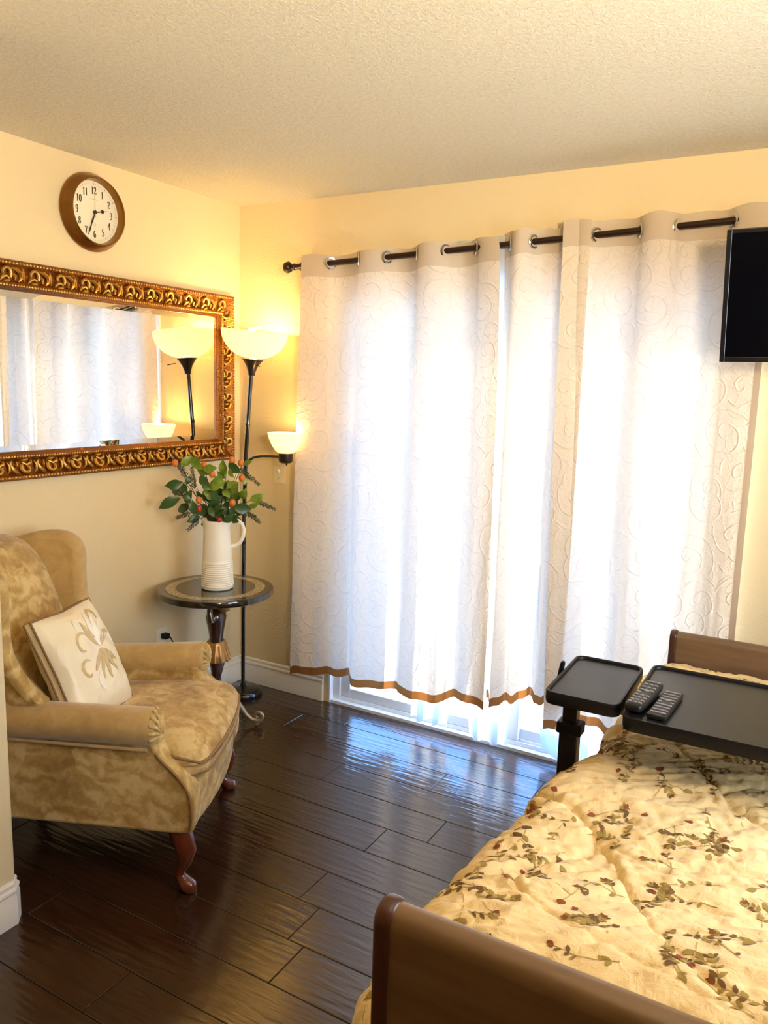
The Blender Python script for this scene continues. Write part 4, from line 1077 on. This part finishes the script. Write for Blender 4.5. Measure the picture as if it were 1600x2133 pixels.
for (x, y) in ((BX0 + 0.10, BY0 + 0.12), (BX1 - 0.10, BY0 + 0.12), (BX0 + 0.10, BY1 - 0.12), (BX1 - 0.10, BY1 - 0.12)):
    lg = local(bed, MB().box(x - 0.02, x + 0.02, y - 0.02, y + 0.02, 0.09, 0.37)).build('leg', M_bronze, bed, smooth=False)
    local(bed, MB().lathe([(0.03, -0.012), (0.045, -0.010), (0.045, 0.010), (0.03, 0.012)], 20, Matrix.Translation((x, y, 0.045)) @ Matrix.Rotation(PI / 2, 4, 'X'))).build('caster', M_blackp, lg)

# ------------------------------------------------------------------ comforter
cf = tag(empty('comforter', ((BX0 + BX1) / 2, -1.3, 0.60)), 'puffy cream comforter printed with olive leaves and rust buds on the bed', 'comforter')
ny_, ns_ = 400, 300
Y0, Y1 = -2.30, -0.315
R_ = 0.085; drop = 0.34
tops = 0.95
smax = drop + PI / 2 * R_ + tops
sv = np.linspace(0, smax, ns_); yv = np.linspace(Y0, Y1, ny_)
SS, YY = np.meshgrid(sv, yv, indexing='xy')        # (ny, ns)
XL = np.interp(YY, [-2.30, -2.1, -1.9, -1.55, -1.3, -1.15, -1.0, -0.7, -0.3], [2.135, 2.110, 2.098, 2.125, 2.150, 2.200, 2.200, 2.185, 2.20])
s1 = SS - drop
phi = np.clip(s1 / R_, 0, PI / 2)
xt = XL + R_ * (1 - np.cos(phi)) + np.clip(s1 - PI / 2 * R_, 0, None)
ztop = 0.662 + 0.110 * np.exp(-((YY + 2.00) / 0.22) ** 2) * np.clip((xt - 2.10) / 0.18, 0, 1) * (0.75 + 0.25 * np.sin(xt * 5))
ztop = ztop + 0.030 * fbm(xt * 2.2 + 5, YY * 2.4 + 9, 2) - 0.075 * np.clip((-YY - 2.10) / 0.10, 0, 1) ** 2 * np.clip((xt - 2.22) / 0.05, 0, 1)
ztop = ztop - 0.03 * np.clip((YY + 0.55) / 0.25, 0, 1)
dz = np.minimum(s1, 0)
Z = ztop - R_ + R_ * np.sin(phi) + dz
Xc = xt + 0.030 * np.clip(-dz / drop, 0, 1)
# the near end stops short of the head board, except for the hanging flap
YYs = YY.copy()
endpull = np.clip((xt - 2.19) / 0.03, 0, 1)
YYs = np.where(YY < -2.0, -2.0 + (YY + 2.0) * (1 - 0.10 * endpull), YY)
# quilting and creases
q1 = np.sin(5.2 * xt + 1.9 * np.sin(3.7 * YY + 0.6) + 1.1 * np.sin(9.0 * YY)); q2 = np.sin(4.6 * YY + 2.1 * np.sin(4.3 * xt + 1.0) + 0.9 * np.sin(8.1 * xt))
tq = np.minimum(np.abs(q1), np.abs(q2))
flat = np.clip((-YY - 1.70) / 0.25, 0, 1) * np.clip((xt - 2.20) / 0.15, 0, 1)      # stretched smooth over the pillow
stitch = -0.007 * np.exp(-(tq / 0.04) ** 2)
puff = 0.007 * np.minimum(1, tq * 1.6) ** 0.6
ang = 0.40
ua = xt * math.cos(ang) + YY * math.sin(ang); ub = -xt * math.sin(ang) + YY * math.cos(ang)
wob = fbm(xt * 3, YY * 3 + 40, 2)
near = np.exp(-(tq / 0.30) ** 2)                                                      # puckers gather along the stitching
cre = (0.018 * (0.5 - np.abs(fbm(ua * 6 + wob * 2, ub * 26 + wob * 5, 3))) + 0.014 * (0.35 + near) * fbm(ua * 16 + wob * 3, ub * 40 + wob * 6, 3) + 0.006 * fbm(xt * 55, YY * 70, 2)) * (1 - 0.5 * flat)
roll_ = 0.016 * fbm(ua * 2.5 + 3, ub * 9 + 5, 2)
edgew = 0.014 * np.sin(YY * 44 + 7 * fbm(YY * 4, xt * 3, 2)) * np.exp(-((s1 - 0.04) / 0.17) ** 2) * (0.5 + fbm(YY * 3 + 3, xt + 1, 2))
disp = (1.3 * stitch + 1.3 * puff) * (1 - 0.7 * flat) + cre + edgew + roll_
nx_ = -np.cos(phi); nz_ = np.sin(phi)
P = np.stack([Xc + nx_ * disp, YYs, Z + nz_ * disp], -1)
co = local(cf, MB().grid(P)).build('quilt_top', M_quilt, cf, angle=170)
mo = co.modifiers.new('thick', 'SOLIDIFY'); mo.thickness = 0.006; mo.offset = -1 if False else 0.0
# rolled end edge near the head board
edge = [tuple(P[0, j] + np.array([0, 0, -0.006])) for j in range(0, ns_, 3)]
local(cf, MB().tube(edge, 0.010, 8)).build('edge_roll', M_quilt, cf)
# normals for the printed sprigs
dPy = np.gradient(P, axis=0); dPs = np.gradient(P, axis=1); NN = np.cross(dPs, dPy); NN /= np.linalg.norm(NN, axis=-1, keepdims=True) + 1e-9
if NN[ny_ // 2, -20, 2] < 0: NN = -NN
def onq(s, y, off):
    a = min(max((s / smax) * (ns_ - 1), 0), ns_ - 1.001); b = min(max((y - Y0) / (Y1 - Y0) * (ny_ - 1), 0), ny_ - 1.001)
    i, j = int(b), int(a); fb, fa = b - i, a - j
    q = P[i, j] * (1 - fa) * (1 - fb) + P[i, j + 1] * fa * (1 - fb) + P[i + 1, j] * (1 - fa) * fb + P[i + 1, j + 1] * fa * fb
    return q + NN[i, j] * (0.0026 + off)
prints = {k: MB() for k in ('olive', 'brown', 'rust', 'stem')}
def pleaf(mb, s, y, a, ln, wd, off=0.0016):
    pr_ = [(0, 0.1), (0.2, 0.7), (0.45, 1.0), (0.7, 0.75), (0.88, 0.4), (1, 0.03)]; vs = []; c, d = math.cos(a), math.sin(a)
    for t, w in pr_:
        for q in (-1, 0, 1): vs.append(onq(s + c * ln * t - d * wd * w * q, y + d * ln * t + c * wd * w * q, off))
    mb.add(vs, [(3 * i + j, 3 * i + j + 1, 3 * i + j + 4, 3 * i + j + 3) for i in range(5) for j in range(2)])
def pstem(s, y, a, ln, curve, w=0.0011):
    pts = []
    for k in range(9):
        t = k / 8; aa = a + curve * t; pts.append((s, y, aa)); s += math.cos(aa) * ln / 8; y += math.sin(aa) * ln / 8
    vs = []
    for (u, v_, aa) in pts:
        for q in (-1, 1): vs.append(onq(u - math.sin(aa) * w * q, v_ + math.cos(aa) * w * q, 0.0012))
    prints['stem'].add(vs, [(2 * i, 2 * i + 1, 2 * i + 3, 2 * i + 2) for i in range(8)])
    return pts
rg = random.Random(11)
cell = 0.098
for i in range(int(smax / cell) + 1):
    for j in range(int((Y1 - Y0) / cell) + 1):
        s = (i + rg.uniform(0.2, 0.8)) * cell; y = Y0 + (j + rg.uniform(0.2, 0.8)) * cell
        if s > smax - 0.05 or y > Y1 - 0.05 or y < Y0 + 0.06: continue
        a = rg.uniform(0, 2 * PI); ln = rg.uniform(0.08, 0.15)
        st = pstem(s, y, a, ln, rg.uniform(-1.2, 1.2))
        kind = rg.random()
        for k in range(1, 9, 1):
            u, v_, aa = st[k]
            if rg.random() < 0.30: continue
            for sd in (-1, 1):
                if rg.random() < 0.25: continue
                big = rg.uniform(0.010, 0.019) if kind < 0.55 else rg.uniform(0.016, 0.030)
                if kind >= 0.55 and k % 3: continue
                mb = prints['brown' if rg.random() < 0.40 else 'olive']
                pleaf(mb, u, v_, aa + sd * rg.uniform(0.6, 1.1), big, big * rg.uniform(0.22, 0.32), 0.0016 + 0.0002 * rg.random())
        u, v_, aa = st[-1]
        if rg.random() < 0.75:
            pleaf(prints['rust'], u, v_, aa, 0.014, 0.006, 0.002)
            if rg.random() < 0.5: pleaf(prints['rust'], u, v_, aa + 0.9, 0.011, 0.004, 0.002)
        else: pleaf(prints['olive'], u, v_, aa, 0.022, 0.006, 0.002)
        if rg.random() < 0.7:
            u, v_, aa = st[4]; st2 = pstem(u, v_, aa + rg.choice((-1, 1)) * 0.9, ln * 0.5, rg.uniform(-1, 1))
            for k in (3, 5, 7, 8):
                uu, vv, a2 = st2[k]
                for sd in (-1, 1): pleaf(prints['olive' if rg.random() < .6 else 'brown'], uu, vv, a2 + sd * 0.8, rg.uniform(0.010, 0.018), 0.0035)
            pleaf(prints['rust' if rg.random() < .5 else 'olive'], st2[-1][0], st2[-1][1], st2[-1][2], 0.012, 0.005, 0.002)
for k, mm, nm in (('olive', M_pr1, 'olive_leaf_print'), ('brown', M_pr2, 'brown_leaf_print'), ('rust', M_pr3, 'rust_bud_print'), ('stem', M_pr4, 'stem_print')):
    o = local(cf, prints[k]).build(nm, mm, cf, angle=170); o['kind'] = 'stuff'

# ------------------------------------------------------------------ overbed tray table
TT = 0.830; PX, PY = 2.135, -1.175
ob = tag(empty('overbed_table', (PX, PY, 0)), 'black overbed table with a small and a large rimmed tray reaching over the bed', 'table')
def tray(name, cx, cy, hx, hy, rot):
    def ring(hx, hy, r, z, n=6):
        pts = []
        for (sx, sy, a0) in ((1, 1, 0), (-1, 1, 90), (-1, -1, 180), (1, -1, 270)):
            for k in range(n + 1):
                a = math.radians(a0 + 90 * k / n); pts.append((sx * (hx - r) + r * math.cos(a), sy * (hy - r) + r * math.sin(a), z))
        return pts
    T = Matrix.Translation((cx, cy, 0)) @ Matrix.Rotation(rot, 4, 'Z')
    rings = [ring(hx - .012, hy - .012, .018, TT - .030), ring(hx - .002, hy - .002, .026, TT - .026), ring(hx, hy, .028, TT - .018), ring(hx, hy, .028, TT + .004), ring(hx - .002, hy - .002, .026, TT + .007), ring(hx - .007, hy - .007, .022, TT + .007), ring(hx - .009, hy - .009, .020, TT + .005), ring(hx - .010, hy - .010, .019, TT - .004)]
    n = len(rings[0]); vs = [p for r in rings for p in r]; fs = []
    for k in range(len(rings) - 1):
        for i in range(n): fs.append((k * n + i, k * n + (i + 1) % n, (k + 1) * n + (i + 1) % n, (k + 1) * n + i))
    fs.append(tuple(reversed(range(n))))
    o = local(ob, MB().add(vs, fs, T)).build(name, M_blackp, ob, angle=50)
    local(ob, MB().add(ring(hx - .0095, hy - .0095, .019, TT - .0005) + ring(hx - .0095, hy - .0095, .019, TT - .0045), [tuple(range(n)), tuple(reversed(range(n, 2 * n)))] + [(i, n + i, n + (i + 1) % n, (i + 1) % n) for i in range(n)], T)).build('tray_surface', M_trayt, o, smooth=False)
tray('small_tray', 2.183, -1.128, 0.095, 0.163, 0.02)
tray('large_tray', 2.600, -1.128, 0.306, 0.212, 0.02)
m = MB(); m.box(PX - 0.025, PX + 0.025, PY - 0.018, PY + 0.018, 0.07, 0.70); bevelled(local(ob, m).build('outer_post', M_blackm, ob, smooth=False), 0.003)
m = MB(); m.box(PX - 0.020, PX + 0.020, PY - 0.014, PY + 0.014, 0.40, TT - 0.030); bevelled(local(ob, m).build('inner_post', M_blackm, ob, smooth=False), 0.002)
m = MB(); m.box(PX - 0.032, PX + 0.034, PY - 0.024, PY + 0.024, 0.690, 0.722); bevelled(local(ob, m).build('post_collar', M_blackp, ob, smooth=False), 0.004)
m = MB(); m.box(PX - 0.03, 2.78, PY - 0.02, PY + 0.02, TT - 0.052, TT - 0.0305); local(ob, m).build('tray_bracket', M_blackm, ob, smooth=False)
local(ob, MB().rbox(0.006, 0.010, 0.030, 0.005, 4, Matrix.Translation((2.078, -1.10, TT - 0.005)) @ Matrix.Rotation(0.15, 4, 'Y'))).build('height_lever', M_blackp, ob)
m = MB(); m.box(PX - 0.03, PX + 0.03, PY - 0.20, PY + 0.20, 0.045, 0.075); m.box(PX, PX + 0.62, PY - 0.20, PY - 0.16, 0.045, 0.075); m.box(PX, PX + 0.62, PY + 0.16, PY + 0.20, 0.045, 0.075)
bevelled(local(ob, m).build('base_frame', M_blackm, ob, smooth=False), 0.004)
for (x, y) in ((PX, PY - 0.18), (PX, PY + 0.18), (PX + 0.60, PY - 0.18), (PX + 0.60, PY + 0.18)):
    local(ob, MB().lathe([(0.014, -0.010), (0.0225, -0.008), (0.0225, 0.008), (0.014, 0.010)], 18, Matrix.Translation((x, y, 0.0225)) @ Matrix.Rotation(PI / 2, 4, 'X'))).build('caster', M_blackp, ob)

# ------------------------------------------------------------------ remotes on the large tray
def remote(lbl, x, y, rz, hx, hy, hz, rad, big):
    o = tag(empty('remote_control', (x, y, TT + 0.0002), rz), lbl, 'remote', 'remotes on the tray')
    if big: MB().rbox(hx, hy, hz, rad, 8, Matrix.Translation((0, 0, hz)), fn=lambda w: (w.x * (1 - 0.10 * (w.y / hy < 0) * abs(w.y / hy)), w.y, w.z + 0.004 * (w.y / hy) ** 2)).build('case', M_remote, o)
    else: MB().rbox(hx, hy, hz, rad, 8, Matrix.Translation((0, 0, hz))).build('case', M_remote, o)
    zt = 2 * hz - 0.0005
    rows = 9; bm_ = MB().rbox(0.0046, 0.0036, 0.0022, 0.0014, 3).mesh('button', M_btn)
    for r in range(rows):
        for c in range(4 if not big else 3):
            nc = 4 if not big else 3
            if (r, c) in ((4, 1), (4, 2)) : continue
            b = link(bpy.data.objects.new('button', bm_), o)
            t = -0.80 + 1.62 * r / (rows - 1)
            b.location = ((c - (nc - 1) / 2) * hx * 1.62 / nc, t * hy, zt + (0.004 * t * t if big else 0))
    MB().lathe([(0.0075, 0), (0.0075, 0.0018), (0.005, 0.0028)], 16, Matrix.Translation((0, 0.18 * hy, zt))).build('round_pad', M_btn, o)
    return o
remote('thicker rounded black remote control next to the tray rim', 2.322, -1.205, -0.08, 0.0235, 0.098, 0.0115, 0.010, True)
remote('slim flat black remote control lying right of the thicker one', 2.376, -1.215, -0.06, 0.023, 0.092, 0.007, 0.005, False)

# ------------------------------------------------------------------ television on a wall arm
tv = tag(empty('television', (2.66, -0.47, 1.70)), 'black flat television on a wall arm in front of the right curtain', 'television')
TR = Matrix.Translation((0, 0, 0.190)) @ Matrix.Rotation(math.radians(14), 4, 'X')
MB().rbox(0.335, 0.018, 0.197, 0.006, 6, TR).build('case', M_blackp, tv)
m = MB()
for (a, b, c, d) in ((-0.335, -0.320, -0.197, 0.197), (0.320, 0.335, -0.197, 0.197), (-0.320, 0.320, 0.185, 0.197), (-0.320, 0.320, -0.197, -0.180)): m.box(a, b, -0.0225, -0.015, c, d, TR)
bevelled(m.build('bezel', M_blackm, tv, smooth=False), 0.0015)
MB().box(-0.320, 0.320, -0.0195, -0.017, -0.180, 0.185, TR).build('screen', M_screen, tv, smooth=False)
m = MB(); m.box(-0.06, 0.06, 0.018, 0.030, -0.06, 0.06, TR); m.tube([(0, 0.03, 0.19), (0.05, 0.10, 0.19), (0.40, 0.16, 0.19), (0.735, 0.12, 0.19)], 0.014, 8); m.box(0.725, 0.739, 0.07, 0.17, 0.08, 0.30)
m.build('wall_arm', M_blackm, tv, smooth=False)
